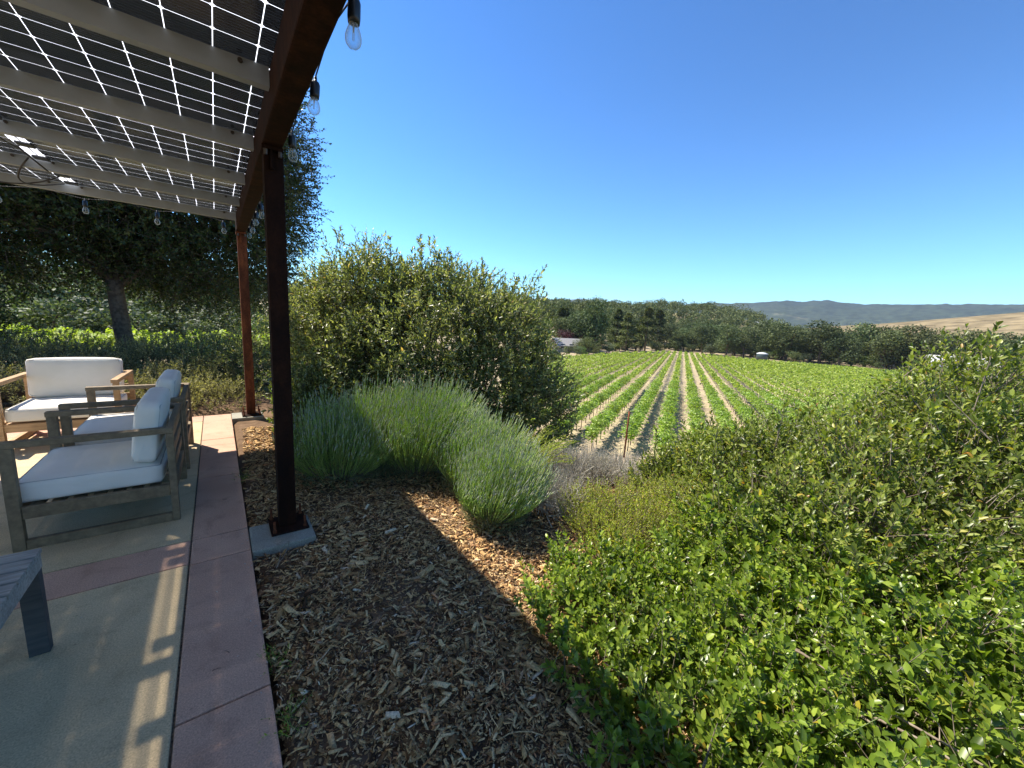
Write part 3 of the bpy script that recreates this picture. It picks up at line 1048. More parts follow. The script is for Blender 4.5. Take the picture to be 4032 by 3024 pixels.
LM['vine_yellow_backlit'] = leaf_mat('backlit_grape_leaf', [(0, (.22, .28, .03)), (.5, (.38, .47, .05)), (1, (.52, .58, .10))], .55, tint=(1.2, 1.3, .5), rough=.5)  # younger yellow leaves, with the backlight also put into the colour
LM['far_oak'] = leaf_mat('far_oak_leaf', [(0, (.048, .068, .028)), (.5, (.095, .125, .050)), (1, (.165, .20, .078))], .2, rough=.7, spec=.2, objvar=.35)
LM['far_pine'] = leaf_mat('far_pine_leaf', [(0, (.065, .086, .036)), (.5, (.12, .15, .062)), (1, (.19, .22, .10))], .2, rough=.7, spec=.2, objvar=.25)
LM['plum'] = leaf_mat('plum_leaf', [(0, (.035, .012, .018)), (.5, (.07, .022, .032)), (1, (.13, .05, .055))], .25, tint=(1.4, .7, .8), rough=.6, objvar=.1)
LM['pale'] = leaf_mat('pale_olive_leaf', [(0, (.06, .085, .04)), (.5, (.11, .145, .07)), (1, (.19, .22, .12))], .3, rough=.6, objvar=.2)
LM['bright'] = leaf_mat('bright_tree_leaf', [(0, (.05, .09, .02)), (.5, (.09, .14, .03)), (1, (.15, .2, .05))], .3, rough=.6, objvar=.2)

# large holly-leaved shrubs behind the lavender
shrub('shrub', 'big dark leathery-leaved shrub, tallest one, right behind the lavender', 'shrub', (2.75, 4.7),
      [(2.4, 4.85, 1.0, .95, .9, 1.0), (3.0, 4.4, .7, .85, .85, 1.05), (1.95, 5.0, .7, .8, .8, .9), (3.3, 4.0, .15, .58, .6, .85), (2.95, 4.8, 1.35, .45, .5, .55), (2.05, 5.0, 1.50, .42, .4, .52), (2.55, 4.9, 1.60, .38, .4, .50), (3.5, 4.5, 1.05, .42, .4, .5), (2.2, 4.3, .3, .7, .5, .7), (3.35, 4.75, 1.25, .35, .35, .5)],
      7000, 11, .064, .42, LM['toyon'], M['darktwig'], bump_=.22, wild=.5, shootL=.25, upb=.6, sticks=(120, .35), rmin=.5, nbr=45,
      extra=[(1.80, 4.9, 1.8, 1.76, 4.92, 2.40, .5), (2.15, 4.85, 1.9, 2.13, 4.85, 2.50, .5), (2.5, 4.8, 1.9, 2.52, 4.78, 2.38, .6), (2.95, 4.75, 1.7, 3.0, 4.72, 2.34, .6), (3.3, 4.5, 1.5, 3.42, 4.45, 2.08, .6)])
shrub('shrub', 'medium dark leathery shrub between the two posts, left of the tallest shrub', 'shrub', (1.25, 5.6),
      [(1.25, 5.6, .75, .85, .75, 1.0), (.85, 5.9, .45, .6, .6, .75), (1.5, 5.3, 1.35, .5, .5, .85), (1.0, 5.0, .3, .55, .55, .5), (1.35, 6.0, 1.25, .42, .4, .7), (1.85, 5.5, 1.55, .4, .4, .7)],
      3300, 11, .060, .42, LM['toyon'], M['darktwig'], keep=lambda p: p[:, 0] > .128 * p[:, 1], bump_=.22, wild=.5, shootL=.25, upb=.6, sticks=(40, .3), rmin=.5)
shrub('shrub', 'small bright leafy shrub at the foot of the rusty far post', 'shrub', (.75, 5.35),
      [(.78, 5.35, .22, .42, .55, .42), (.62, 5.85, .22, .28, .4, .5), (.85, 4.75, .12, .35, .45, .28)],
      1300, 10, .036, .5, LM['ceanothus'], M['twig'], shootL=.14, upb=.5, rmin=.4, keep=lambda p: p[:, 0] > .10 * p[:, 1])

# coffeeberry on the right
shrub('shrub', 'tall coffeeberry shrub at the right edge reaching up to the horizon', 'shrub', (3.6, .7),
      [(3.6, .30, .32, .95, .85, .68), (3.45, 1.0, .10, .8, .65, .60), (4.2, .15, .62, .8, .5, .80), (2.9, .5, .15, .7, .75, .55), (3.6, -.4, .35, .8, .8, .75), (3.5, 1.55, .0, .5, .35, .52), (3.3, 1.25, .12, .45, .3, .52)],
      7000, 11, .046, .50, LM['toyon2'], M['twig'], shootL=.17, upb=.6, sticks=(200, .3), rmin=.45, nbr=50,
      extra=[(3.42, .12, .9, 3.44, .10, 1.46, .5), (3.1, .95, .5, 3.12, .93, 1.05, .5), (2.9, 1.25, .3, 2.9, 1.26, .84, .5)])
shrub('shrub', 'upright coffeeberry shrub with one tall shoot in front of the vine rows', 'shrub', (3.45, 1.75),
      [(3.45, 1.72, -.15, .42, .3, .50), (3.15, 1.80, -.15, .28, .25, .38), (3.5, 1.40, -.05, .4, .32, .55)],
      1500, 10, .042, .45, LM['toyon2'], M['twig'], shootL=.15, upb=.6, sticks=(50, .22), rmin=.4,
      extra=[(3.10, 1.85, .0, 3.05, 1.83, .64, .5), (3.2, 1.8, .1, 3.2, 1.79, .50, .5), (3.45, 1.6, .3, 3.5, 1.58, .78, .5)])

# low glossy ground shrub in the right foreground
shrub('ground_shrub', 'low glossy bright green ground shrub in front of the patio mulch', 'shrub', (2.0, 1.0),
      [(1.60, 1.18, -.03, .42, .36, .16), (2.1, .92, -.04, .5, .38, .20), (1.46, .82, -.03, .38, .42, .17), (2.0, .45, .0, .6, .5, .30), (1.36, .44, -.02, .38, .42, .22),
       (2.6, .60, .05, .55, .6, .42), (1.55, .05, .0, .5, .45, .32), (2.3, -.2, .05, .7, .6, .48), (1.75, -.5, .05, .6, .5, .42), (2.6, .98, -.02, .42, .26, .30)],
      8000, 10, .040, .62, LM['ceanothus'], M['twig'], shootL=.12, upb=.75, sticks=(70, .25), rmin=.35, nbr=60, br=.010, whorl=2, ang=62, bump_=.32, stem_r=.0014, wild=.45, green_sticks=260)

# yellow-green sparse shrub
shrub('sparse_shrub', 'airy yellow-green shrub with reddish dry twigs beside the glossy ground shrub', 'shrub', (2.45, 2.05),
      [(2.15, 1.68, -.03, .22, .22, .10), (2.48, 1.74, -.04, .20, .18, .17), (2.42, 1.42, -.03, .30, .20, .14), (2.72, 1.22, -.04, .30, .22, .22), (2.12, 1.38, -.04, .26, .18, .09), (2.78, 1.52, -.05, .22, .18, .22), (2.95, 1.28, -.02, .24, .2, .30), (2.3, 1.9, -.03, .16, .15, .12)],
      3600, 12, .024, .32, LM['yellow'], M['twig'], shootL=.17, upb=.75, sticks=(320, .22), rmin=.3, ang=48, bump_=.4, wild=.55)
for lab, base, lobes, n in (('pale grey dry buckwheat clump right of the lavender by the slope', (2.2, 2.15), [(2.18, 2.1, -.03, .22, .22, .17), (2.35, 2.3, -.03, .25, .22, .17)], 900),
                            ('silvery dry clump below the vineyard end post', (2.95, 2.5), [(2.85, 2.45, -.05, .34, .3, .24), (3.15, 2.25, -.10, .34, .3, .26), (2.7, 2.7, -.05, .25, .25, .22)], 2000)):
    shrub('dry_clump', lab, 'dry plant', base, lobes, n, 7, .013, .45, LM['grey'], LM['grey'], shootL=.15, upb=.9, sticks=(300, .2), rmin=.2, ang=40, group='grey dry clumps')


# lavender
def lavender(label, cx, cy, rad, hgt, nst, lean=(0, 0), z0=None):
    bz = float(H(cx, cy))
    root = empty('lavender', (cx, cy, bz), label=label, cat='lavender', group='lavender bushes')
    gl = Geo(); gs = Geo(); gh = Geo(); gw = Geo()
    # leafy cushion
    lob = [(0, 0, hgt * .16, rad * .82, rad * .82, hgt * .42)]
    n = int(nst * 2.2)
    d = rdir(n, .25); r = .45 + .55 * rng.random(n) ** .6
    p = d * np.array([rad * .95, rad * .95, hgt * .42]) * r[:, None] + np.array([0, 0, hgt * .15])
    ok = p[:, 2] > .01; p = p[ok]; d = d[ok]
    dd = d * .7 + np.array([0, 0, .8]) + rng.normal(0, .2, d.shape)
    shoot_leaves(gl, None, p, dd, .08, 8, .028, .15, 30, T_QUAD)
    # flower stalks
    n = nst
    th = rng.uniform(0, 6.28, n); rr = np.sqrt(rng.random(n))
    ti = rr * np.radians(44)
    base = np.stack([np.cos(th) * rr * rad * .80, np.sin(th) * rr * rad * .80, hgt * (.36 - .20 * rr ** 2)], 1)
    dirv = np.stack([np.cos(th) * np.sin(ti), np.sin(th) * np.sin(ti), np.cos(ti)], 1)
    L = hgt * .70 * rng.uniform(.62, 1.12, n) * (1 - .15 * rr) * (1 + .10 * np.sin(th * 3 + cx * 9))
    end = base + dirv * L[:, None] * np.array([.8, .8, 1]) + np.array([lean[0], lean[1], 0])
    end += rng.normal(0, .02, end.shape)
    mid = base * .5 + end * .5 + np.stack([np.cos(th), np.sin(th), np.zeros(n)], 1) * (.05 * rr)[:, None] + np.array([0, 0, .03])
    q1 = (base + mid) / 2 + (mid - (base + end) / 2) * .3; q2 = (mid + end) / 2 + (mid - (base + end) / 2) * .3
    for a, b_ in ((base, q1), (q1, mid), (mid, q2), (q2, end)):
        stems(gs, a, b_, .0017, .0014)
    tip = nrm(end - q2)
    stems(gh, end, end + tip * .020, .0022, .0042, 4)
    stems(gh, end + tip * .020, end + tip * .045, .0042, .0012, 4)
    # small leaves low on the stalks
    for t in (.15, .3, .45, .6):
        pp = base + (mid - base) * t * 1.4
        leaves(gs, pp, nrm(mid - base) + rng.normal(0, .35, pp.shape), rng.normal(0, 1, pp.shape), .028, .16, T_QUAD)
    # woody base
    for k in range(46):
        a = random.uniform(0, 6.28); r_ = rad * random.uniform(.5, 1.0)
        tube(gw, curve_pts((random.uniform(-.04, .04), random.uniform(-.04, .04), .0), (math.cos(a) * r_, math.sin(a) * r_, random.uniform(.02, hgt * .35)),
                           (0, 0, random.uniform(-.04, .06)), 6, .008), np.linspace(.008, .003, 6), 4)
    link('leaves', gl.mesh('leaves'), LM['lavleaf'], root)
    link('stalks', gs.mesh('stalks'), LM['lavstem'], root)
    link('flower_heads', gh.mesh('flower_heads'), LM['lavhead'], root)
    link('woody_base', gw.mesh('woody_base'), M['twig'], root)
    return root


lavender('shaded lavender bush right beside the near steel post', .86, 3.62, .40, .74, 1500, (.04, -.02))
lavender('lavender bush between the shaded one and the largest one', 1.22, 3.66, .36, .80, 1500, (.06, -.02))
lavender('largest lavender bush with tall pale flower stalks, in the middle of the row', 1.56, 3.42, .42, .84, 2500, (.08, -.03))
lavender('small sunlit lavender bush standing forward on the mulch slope', 1.60, 2.20, .23, .56, 1700, (.05, -.02))
lavender('lavender bush half hidden behind the forward lavender bush', 1.80, 2.78, .30, .64, 1500, (.08, -.02))


def stalky(label, cx, cy, n, h, spread):
    bz = float(H(cx, cy))
    root = empty('goldenrod', (cx, cy, bz), label=label, cat='plant')
    gl = Geo(); gs = Geo()
    for k in range(n):
        a = random.uniform(0, 6.28); r_ = spread * math.sqrt(random.random())
        e = (math.cos(a) * r_ + .22, math.sin(a) * r_ - .05, h * random.uniform(.55, 1.05))
        pts = curve_pts((random.gauss(0, .06), random.gauss(0, .06), 0), e, (0, 0, .10), 7, .006)
        tube(gs, pts, np.linspace(.0028, .0014, 7), 4)
        m_ = 26
        tt = rng.uniform(.3, 1, m_)
        ip = np.array([np.interp(tt, np.linspace(0, 1, 7), pts[:, i]) for i in range(3)]).T
        leaves(gl, ip, rng.normal(0, .6, (m_, 3)) + np.array([0, 0, .5]), rng.normal(0, 1, (m_, 3)), rng.uniform(.010, .022, m_), .4, T_QUAD)
    link('stalks', gs.mesh('stalks'), LM['yellow'], root)
    link('leaves', gl.mesh('leaves'), LM['yellow'], root)


stalky('loose yellow-green plant with long arching stalks leaning out right of the lavender', 2.15, 2.62, 130, .50, .36)


# mulch -----------------------------------------------------------------
def mulch():
    g = Geo()
    n = 230000
    rr = 5.4 * rng.random(n) ** .72 + .3
    a = np.radians(rng.uniform(2, 104, n))
    x = rr * np.sin(a); y = rr * np.cos(a)
    m1 = ((x > .112) | ((x > -.05 * rng.random(n)) & (rng.random(n) < .012))) & (x < 4.2) & (y > -1.0) & (y < 6.2) & (.82 * x + .57 * y < 4.6)
    for yy in (2.83, 6.36):
        m1 &= ~((x < .47) & (y > yy - .185) & (y < yy + .175))
    x, y, rr = x[m1], y[m1], rr[m1]; n = len(x)
    z = H(x, y) + rng.random(n) ** 2 * .028 + .002
    z += .012 * np.sin(x * 5.1 + 1) * np.sin(y * 4.3)
    edge = np.clip((.2 - x) / .09, 0, 1); z -= edge * .012
    L = rng.lognormal(math.log(.0185), .58, n) * np.clip(.82 + rr * .10, .8, 1.3); L = np.clip(L, .006, .10)
    Wd = L * rng.uniform(.07, .36, n); T = np.clip(Wd * rng.uniform(.15, .4, n), .001, .006)
    th = rng.uniform(0, 6.28, n); til = rng.normal(0, .30, n); rol = rng.normal(0, .45, n)
    D = np.stack([np.cos(th) * np.cos(til), np.sin(th) * np.cos(til), np.sin(til)], 1)
    B = nrm(np.cross(np.array([0, 0, 1.]), D)); N = np.cross(D, B)
    B2 = B * np.cos(rol)[:, None] + N * np.sin(rol)[:, None]; N2 = np.cross(D, B2)
    c = np.stack([x, y, z], 1)
    sg = np.array([(-1, -1, -1), (1, -1, -1), (1, 1, -1), (-1, 1, -1), (-1, -1, 1), (1, -1, 1), (1, 1, 1), (-1, 1, 1)], float)
    jit = rng.uniform(.6, 1.1, (n, 8, 3))
    V = c[:, None, :] + .5 * (sg[None, :, 0:1] * jit[:, :, 0:1] * (D * L[:, None])[:, None, :] + sg[None, :, 1:2] * jit[:, :, 1:2] * (B2 * Wd[:, None])[:, None, :]
                              + sg[None, :, 2:3] * (N2 * T[:, None])[:, None, :])
    tl = [4, 5, 6, 7, 0, 1, 5, 4, 1, 2, 6, 5, 2, 3, 7, 6, 3, 0, 4, 7]; ts = [0, 4, 8, 12, 16]
    g.add(V, tl, ts)
    # twigs lying among the chips
    for k in range(420):
        r_ = 4.6 * random.random() ** .6 + .7; a_ = R(random.uniform(3, 75))
        px, py_ = r_ * math.sin(a_), r_ * math.cos(a_)
        if px < .16 or py_ < 0 or .82 * px + .57 * py_ > 4.3: continue
        if px < .60 and 2.55 < py_ < 3.1: continue
        Lx = random.uniform(.05, .17); t_ = random.uniform(0, 6.28)
        zz = float(H(px, py_)) + .026
        tube(g, curve_pts((px, py_, zz), (px + Lx * math.cos(t_), py_ + Lx * math.sin(t_), zz + random.uniform(-.008, .02)), (random.uniform(-.02, .02), random.uniform(-.02, .02), .006), 5, .002),
             random.uniform(.0012, .0036), 4)
    me = g.mesh('bark_mulch')
    mt, nt, b = mat_new('shredded_bark')
    ge = nt.nodes.new('ShaderNodeNewGeometry')
    r = ramp(nt, [(0, (.045, .024, .012)), (.15, (.16, .08, .032)), (.30, (.40, .225, .09)), (.48, (.63, .40, .17)), (.76, (.84, .60, .30)), (.85, (.29, .195, .11)), (.94, (.50, .23, .09)), (1, (.86, .73, .50))],
             ge.outputs['Random Per Island'])
    tc = nt.nodes.new('ShaderNodeTexCoord')
    n_ = tex(nt, 'ShaderNodeTexNoise', 130, tc.outputs['Object'], Detail=3.0)
    r2 = ramp(nt, [(.3, (.65, .65, .65)), (.7, (1.25, 1.25, 1.25))], n_.outputs[0])
    c_ = mix(nt, r.outputs[0], r2.outputs[0], 1.0, 'MULTIPLY')
    nt.links.new(c_, b.inputs['Base Color'])
    b.inputs['Roughness'].default_value = .85; b.inputs['Specular IOR Level'].default_value = .25
    link('bark_mulch', me, mt, kind='stuff')


mulch()

g = Geo()
for k in range(90):
    if k < 60: x, y = .098 - abs(random.gauss(0, .035)), random.uniform(.6, 6.3)
    else: x, y = random.uniform(-1.2, .08), random.uniform(1.0, 6.3)
    P = np.array([[x, y, .0035]]); a = random.uniform(0, 6.28)
    leaves(g, P, np.array([[math.cos(a), math.sin(a), .02]]), np.array([[random.gauss(0, .2), random.gauss(0, .2), 1.]]), random.uniform(.008, .022), .35, T_QUAD)
link('leaf_litter', g.mesh('leaf_litter'), LM['grey'], kind='stuff')

# small weeds along the edge of the patio, and a few fallen twigs and leaves on the slabs
for i, (x, y, s, lab) in enumerate(((.135, 1.42, .09, 'tiny green weed at the patio edge nearest the camera'), (.125, 1.74, .075, 'tiny green weed at the patio edge, second from the camera'),
                                    (.13, 4.0, .10, 'tiny green weed at the patio edge past the near post'))):
    root = empty('weed', (x, y, -.03), label=lab, cat='weed', group='weeds along the patio edge')
    gl = Geo(); gs = Geo(); k = 26
    P = rng.normal(0, s * .35, (k, 3)) * np.array([.5, 1.2, 0]); D = rdir(k, .8)
    shoot_leaves(gl, gs, P, D, s, 6, .014, .5, 60, T_QUAD, .0007)
    link('foliage', gl.mesh('foliage'), LM['ceanothus'], root)
    link('stalks', gs.mesh('stalks'), LM['lavstem'], root)
for i, (x, y, th, lab) in enumerate(((-.04, 1.88, .9, 'thin dark twig lying on the rose slab, upper one'), (-.075, 1.80, .1, 'thin dark twig lying on the rose slab, lower one'), (-.02, 3.55, .3, 'short dark twig on the shaded rose slab past the near post'))):
    g = Geo(); tube(g, curve_pts((-.015, 0, .003), (.015, 0, .003), (0, .004, 0), 5), .0012, 4)
    o = link('twig', g.mesh('twig'), M['darktwig']); o.location = (x, y, 0); o.rotation_euler = (0, 0, -th)
    tag(o, lab, 'twig', 'twigs fallen on the patio')
g = Geo(); tube(g, curve_pts((.30, 2.66, .012), (.20, 2.38, .02), (.02, 0, .015), 7, .004), .0022, 4)
tube(g, curve_pts((.30, 2.66, .012), (.215, 2.42, .02), (-.01, 0, .02), 7, .004), .0016, 4)
tag(link('dry_stalk', g.mesh('dry_stalk'), M['twig']), 'pale dry stalk leaning off the near concrete footing', 'dry stalk')


# ------------------------------------------------------------------ the big oak and plants under it
def oak(name, label, base, hfork, trunk_r, lobes, nshoot, leafL, seed=0, nleaf=12, shootL=.45, limbs=22):
    bz = float(H(base[0], base[1]))
    root = empty(name, (base[0], base[1], bz), label=label, cat='tree')
    off = np.array([base[0], base[1], bz])
    P, O = lobe_points(lobes, nshoot, .35, 1.05, bz + .6, up=.05, bump_=.16, cull=.35)
    D = O * .8 + rng.normal(0, .5, O.shape) + np.array([0, 0, .05])
    gl = Geo(); gs = Geo()
    shoot_leaves(gl, gs, P - off, D, shootL * rng.uniform(.5, 1.3, nshoot), nleaf, leafL, .62, 62, T_QUAD, .004, t0=.0)
    link('crown', gl.mesh('crown'), LM['oak'], root)
    g = Geo()
    n = 12
    pts = curve_pts((0, 0, -.15), (random.uniform(-.25, -.1), .15, hfork), (-.05, 0, 0), n, .010)
    rad = trunk_r * (1.0 + .45 * np.exp(-np.linspace(0, 6, n)) - .15 * np.linspace(0, 1, n))
    tube(g, pts, rad, 14)
    top = pts[-1]
    tg, _ = lobe_points(lobes, limbs, .2, .75, bz + 2.2)
    for t in tg - off:
        tube(g, curve_pts(top + np.array([0, 0, -.2]), t, (0, 0, .5), 8, .09), np.linspace(trunk_r * .34, .02, 8), 7)
    g.V += gs.V; g.L += [l + g.nv for l in gs.L]; g.ST += [s_ + g.nl for s_ in gs.ST]
    link('trunk', g.mesh('trunk', True), M['bark'], root)
    return root


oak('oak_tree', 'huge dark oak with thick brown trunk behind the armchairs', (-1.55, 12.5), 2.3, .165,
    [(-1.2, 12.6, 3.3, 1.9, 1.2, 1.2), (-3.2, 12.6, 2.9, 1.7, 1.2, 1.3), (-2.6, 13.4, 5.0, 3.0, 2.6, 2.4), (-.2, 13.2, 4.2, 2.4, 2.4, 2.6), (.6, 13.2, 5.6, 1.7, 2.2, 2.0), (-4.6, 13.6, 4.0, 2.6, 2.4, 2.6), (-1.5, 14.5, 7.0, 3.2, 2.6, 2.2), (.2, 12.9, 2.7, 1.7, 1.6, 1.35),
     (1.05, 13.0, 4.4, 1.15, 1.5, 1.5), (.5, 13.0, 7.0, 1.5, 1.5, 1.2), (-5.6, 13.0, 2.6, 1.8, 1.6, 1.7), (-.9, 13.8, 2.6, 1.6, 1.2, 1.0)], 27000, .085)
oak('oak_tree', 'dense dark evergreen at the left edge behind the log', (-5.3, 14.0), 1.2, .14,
    [(-5.2, 13.2, 1.2, 1.5, 1.2, 1.6), (-4.6, 12.6, .6, 1.0, .8, 1.1), (-6.4, 13.5, 1.8, 1.6, 1.3, 1.8), (-5.4, 15.5, 3.6, 2.0, 1.6, 2.0)], 5200, .065, limbs=10)

for lab, base, lobes, n, mt, ll in (
        ('grey-green shaded ground cover under the oak right of the trunk', (-.5, 9.4), [(-.2, 8.6, .1, .8, .8, .42), (.1, 9.6, .1, .9, .8, .62), (-1.0, 9.6, .1, .9, .8, .60), (-.5, 7.9, .05, .7, .5, .36), (-.4, 11, .1, 1.4, .9, .75), (-.9, 7.3, 0, .8, .45, .36), (-.1, 7.15, 0, .6, .4, .3), (-2.0, 8.1, 0, .9, .6, .4)], 7500, LM['cover'], .045),
        ('grey-green ground cover left of the oak trunk behind the sunlit armchair', (-2.7, 9.8), [(-2.3, 9.5, .1, .9, .7, .55), (-3.3, 9.8, .15, .9, .8, .6), (-2.6, 10.8, .1, 1.2, .7, .72), (-4.2, 10.5, .1, 1.1, .7, .8)], 5200, LM['cover'], .045),
        ('dark shaded shrub filling the left edge above the log', (-4.0, 11.3), [(-3.9, 11.3, .8, .9, .7, 1.0), (-4.6, 11.0, 1.2, .8, .7, 1.2)], 2600, LM['oak'], .055),
        ('broad shaded shrub behind the farther rusty post', (1.1, 8.4), [(.9, 8.2, .5, .9, .7, .75), (1.7, 8.0, .8, .9, .8, 1.1), (.2, 8.9, .35, .7, .6, .55)], 2400, LM['toyon'], .05)):
    shrub('ground_cover_shrub' if 'cover' in lab else 'shrub', lab, 'shrub', base, lobes, n, 9, ll, .5, mt, M['darktwig'], shootL=.16, upb=.5, rmin=.4, tmpl=T_QUAD, nbr=14)

g = Geo(); tube(g, curve_pts((-3.9, 8.8, .16), (-1.95, 8.3, .15), (0, 0, .02), 9, .015), [.20, .21, .215, .21, .20, .205, .2, .19, .175], 12)
tag(link('log', g.mesh('log', True), M['bark']), 'thick grey fallen log at the left edge behind the sunlit armchair', 'log')
for v in bpy.data.objects['log'].data.vertices: v.co.z += .02


# ------------------------------------------------------------------ vineyard
D_ROW = np.array([math.sin(R(60.96)), math.cos(R(60.96))])
C_ROW = np.array([D_ROW[1], -D_ROW[0]])
V_PITCH = 1.70; U_PITCH = 1.25


def vine_meshes(seed, nl, leafL, tm):
    global rng
    keep_ = rng; rng = np.random.default_rng(seed)
    gl = Geo()
    t = rng.random(nl)
    side = rng.normal(0, 1, nl)
    x = rng.uniform(-.68, .68, nl)
    z = .74 + .58 * rng.random(nl) ** .8 + .10 * np.sin(x * 5 + seed)
    y = side * (.135 + .09 * np.sin((z - .8) * 3.5))
    P = np.stack([x, y, z], 1)
    Dv = np.stack([rng.normal(0, .6, nl), np.sign(side) * .8 + rng.normal(0, .4, nl), rng.normal(-.15, .45, nl)], 1)
    N = np.stack([rng.normal(0, .45, nl), np.sign(side) * .5, np.full(nl, .75)], 1)
    leaves(gl, P, Dv, N, leafL * rng.uniform(.6, 1.2, nl), .95, tm)
    # upright shoots
    for k in range(10):
        xx = random.uniform(-.6, .6); yy = random.gauss(0, .10); h = random.uniform(.05, .26)
        m_ = 8
        tt = np.linspace(0, 1, m_)
        pp = np.stack([xx + tt * random.uniform(-.1, .1), yy + tt * random.uniform(-.12, .12), 1.22 + tt * h], 1)
        leaves(gl, pp, rng.normal(0, 1, (m_, 3)), rng.normal(0, .5, (m_, 3)) + np.array([0, 0, .8]), leafL * (1 - .5 * tt), .95, tm)
    gt = Geo()
    tube(gt, [(0, 0, -.1), (.02, .01, .3), (-.015, -.01, .6), (.0, 0, .86)], [.028, .022, .02, .022], 6)
    tube(gt, [(-.62, 0, .86), (-.3, .01, .88), (0, 0, .85), (.3, -.01, .88), (.62, 0, .86)], [.01, .014, .018, .014, .01], 5)
    tube(gt, [(.05, .0, -.1), (.05, 0, 1.45)], .007, 4)
    rng = keep_
    return gl.mesh('canopy'), gt.mesh('trunk')


def row_span(v):
    u0 = np.interp(v, [-40, -12, -6, -3.8, -2.1, -1.9, 0, 10, 60], [14, 15, 17, 19, 20.2, 20.2, 18.4, 17, 10])
    u1 = np.interp(v, [-40, -20, -15, -6, -.2, 22, 45, 60, 90], [55, 78, 112, 140, 151, 137, 134, 128, 110])
    return u0, u1


protos = []
for s_ in range(4):
    ca, tr = vine_meshes(100 + s_, 330, .125, T_VINE)
    ca.materials.append(LM['vine']); tr.materials.append(M['darktwig'])
    protos.append((ca, tr))
V_LABEL = 'leafy green grapevine standing in one of the vineyard rows'
cand = []
rows = [(-.33 + V_PITCH * k) for k in range(-16, 52)]
for v in rows:
    u0, u1 = row_span(v)
    for u in np.arange(u0 + .6, u1, U_PITCH):
        p = D_ROW * u + C_ROW * v
        cand.append((math.hypot(p[0], p[1]), v, u, p[0], p[1]))


def vis(c):
    a = math.degrees(math.atan2(c[3], c[4]))
    return 42 < a < 84


near = sorted([c for c in cand if vis(c) and (c[0] < 31 or 44 < math.degrees(math.atan2(c[3], c[4])) < 78)])[:270]
nearset = {(c[1], c[2]) for c in near}
for i, (d, v, u, x, y) in enumerate(near):
    ca, tr = protos[i % 4]
    e = empty('grapevine', (x, y, float(H(x, y))), math.atan2(D_ROW[1], D_ROW[0]) + (math.pi if random.random() < .5 else 0) + random.uniform(-.05, .05),
              label=V_LABEL, cat='grapevine', group='grapevines in the vineyard rows')
    k = random.uniform(.9, 1.08); e.scale = (1, 1, k)
    if abs(v + 2.03) < .1 and u < 21.2: e['label'] = 'first grapevine right behind the rusty leaning end post'; del e['group']
    a = bpy.data.objects.new('canopy', ca); b = bpy.data.objects.new('trunk', tr)
    for o in (a, b): COL.objects.link(o); o.parent = e
rest = np.array([(x, y, v) for (d, v, u, x, y) in cand if (v, u) not in nearset and -5 < math.degrees(math.atan2(x, y)) < 100])
gl = Geo(); gt = Geo()
rest = rest[(np.degrees(np.arctan2(rest[:, 0], rest[:, 1])) > 36)]
dist = np.hypot(rest[:, 0], rest[:, 1])
for lo, hi, nl, ls in ((0, 50, 90, .19), (50, 85, 46, .26), (85, 400, 24, .36)):
    q = rest[(dist >= lo) & (dist < hi)]
    n = len(q) * nl
    if n == 0: continue
    b_ = np.repeat(q[:, :2], nl, 0)
    a = rng.uniform(-.66, .66, n); s_ = rng.normal(0, .165, n)
    xy = b_ + a[:, None] * D_ROW + s_[:, None] * C_ROW
    z = np.repeat(H(q[:, 0], q[:, 1]), nl) + .76 + .52 * rng.random(n) ** .8
    leaves(gl, np.column_stack([xy, z]), rng.normal(0, 1, (n, 3)), rng.normal(0, .5, (n, 3)) + np.array([0, 0, .9]), ls * rng.uniform(.6, 1.2, n), .9, T_QUAD)
    q3 = np.column_stack([q[:, :2], H(q[:, 0], q[:, 1])])
    stems(gt, q3 - [0, 0, .1], q3 + [0, 0, .9], .03, .025, 3)
far = link('vineyard_foliage', gl.mesh('vineyard_foliage'), LM['vine'], kind='stuff')
link('vineyard_trunks', gt.mesh('vineyard_trunks'), M['darktwig'], kind='stuff')

# end posts with trellis wires
px, py_ = 15.95, 11.19
for k, (v, lab) in enumerate([(-2.04, 'rusty leaning end post of the nearest visible vine row')]):
    u0 = 19.48
    p = D_ROW * u0 + C_ROW * v
    z = float(H(*p))
    g = Geo(); ln = (D_ROW * .28)
    tube(g, [(0, 0, -.3), (ln[0] * .5, ln[1] * .5, 1.2), (ln[0], ln[1], 2.35)], .045, 10)
    r_ = empty('end_post', (p[0], p[1], z), label=lab, cat='post')
    link('post', g.mesh('post', True), M['rust'], r_)
    g = Geo()
    for hh in (.9, 1.35):
        q = D_ROW * 1.6
        tube(g, [(ln[0] * hh / 2.35, ln[1] * hh / 2.35, hh), (q[0], q[1], hh - .03)], .004, 4)
    link('trellis_wires', g.mesh('trellis_wires'), M['galv'], r_)

# sunlit vines seen below the oak crown on the left
cnt = 0
bright_ca = []
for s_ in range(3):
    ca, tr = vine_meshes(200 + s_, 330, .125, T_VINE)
    ca.materials.append(LM['vine_yellow_backlit']); tr.materials.append(M['darktwig']); bright_ca.append((ca, tr))
for r_i in range(5):
    for k in range(13):
        x = -9.0 + k * 1.25 + r_i * .3; y = 19 + r_i * 2.3
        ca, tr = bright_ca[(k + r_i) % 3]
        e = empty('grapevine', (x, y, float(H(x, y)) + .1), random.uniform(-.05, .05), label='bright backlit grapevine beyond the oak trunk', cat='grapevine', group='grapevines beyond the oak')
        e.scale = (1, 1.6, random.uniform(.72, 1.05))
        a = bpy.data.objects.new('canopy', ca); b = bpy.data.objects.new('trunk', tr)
        for o in (a, b): COL.objects.link(o); o.parent = e


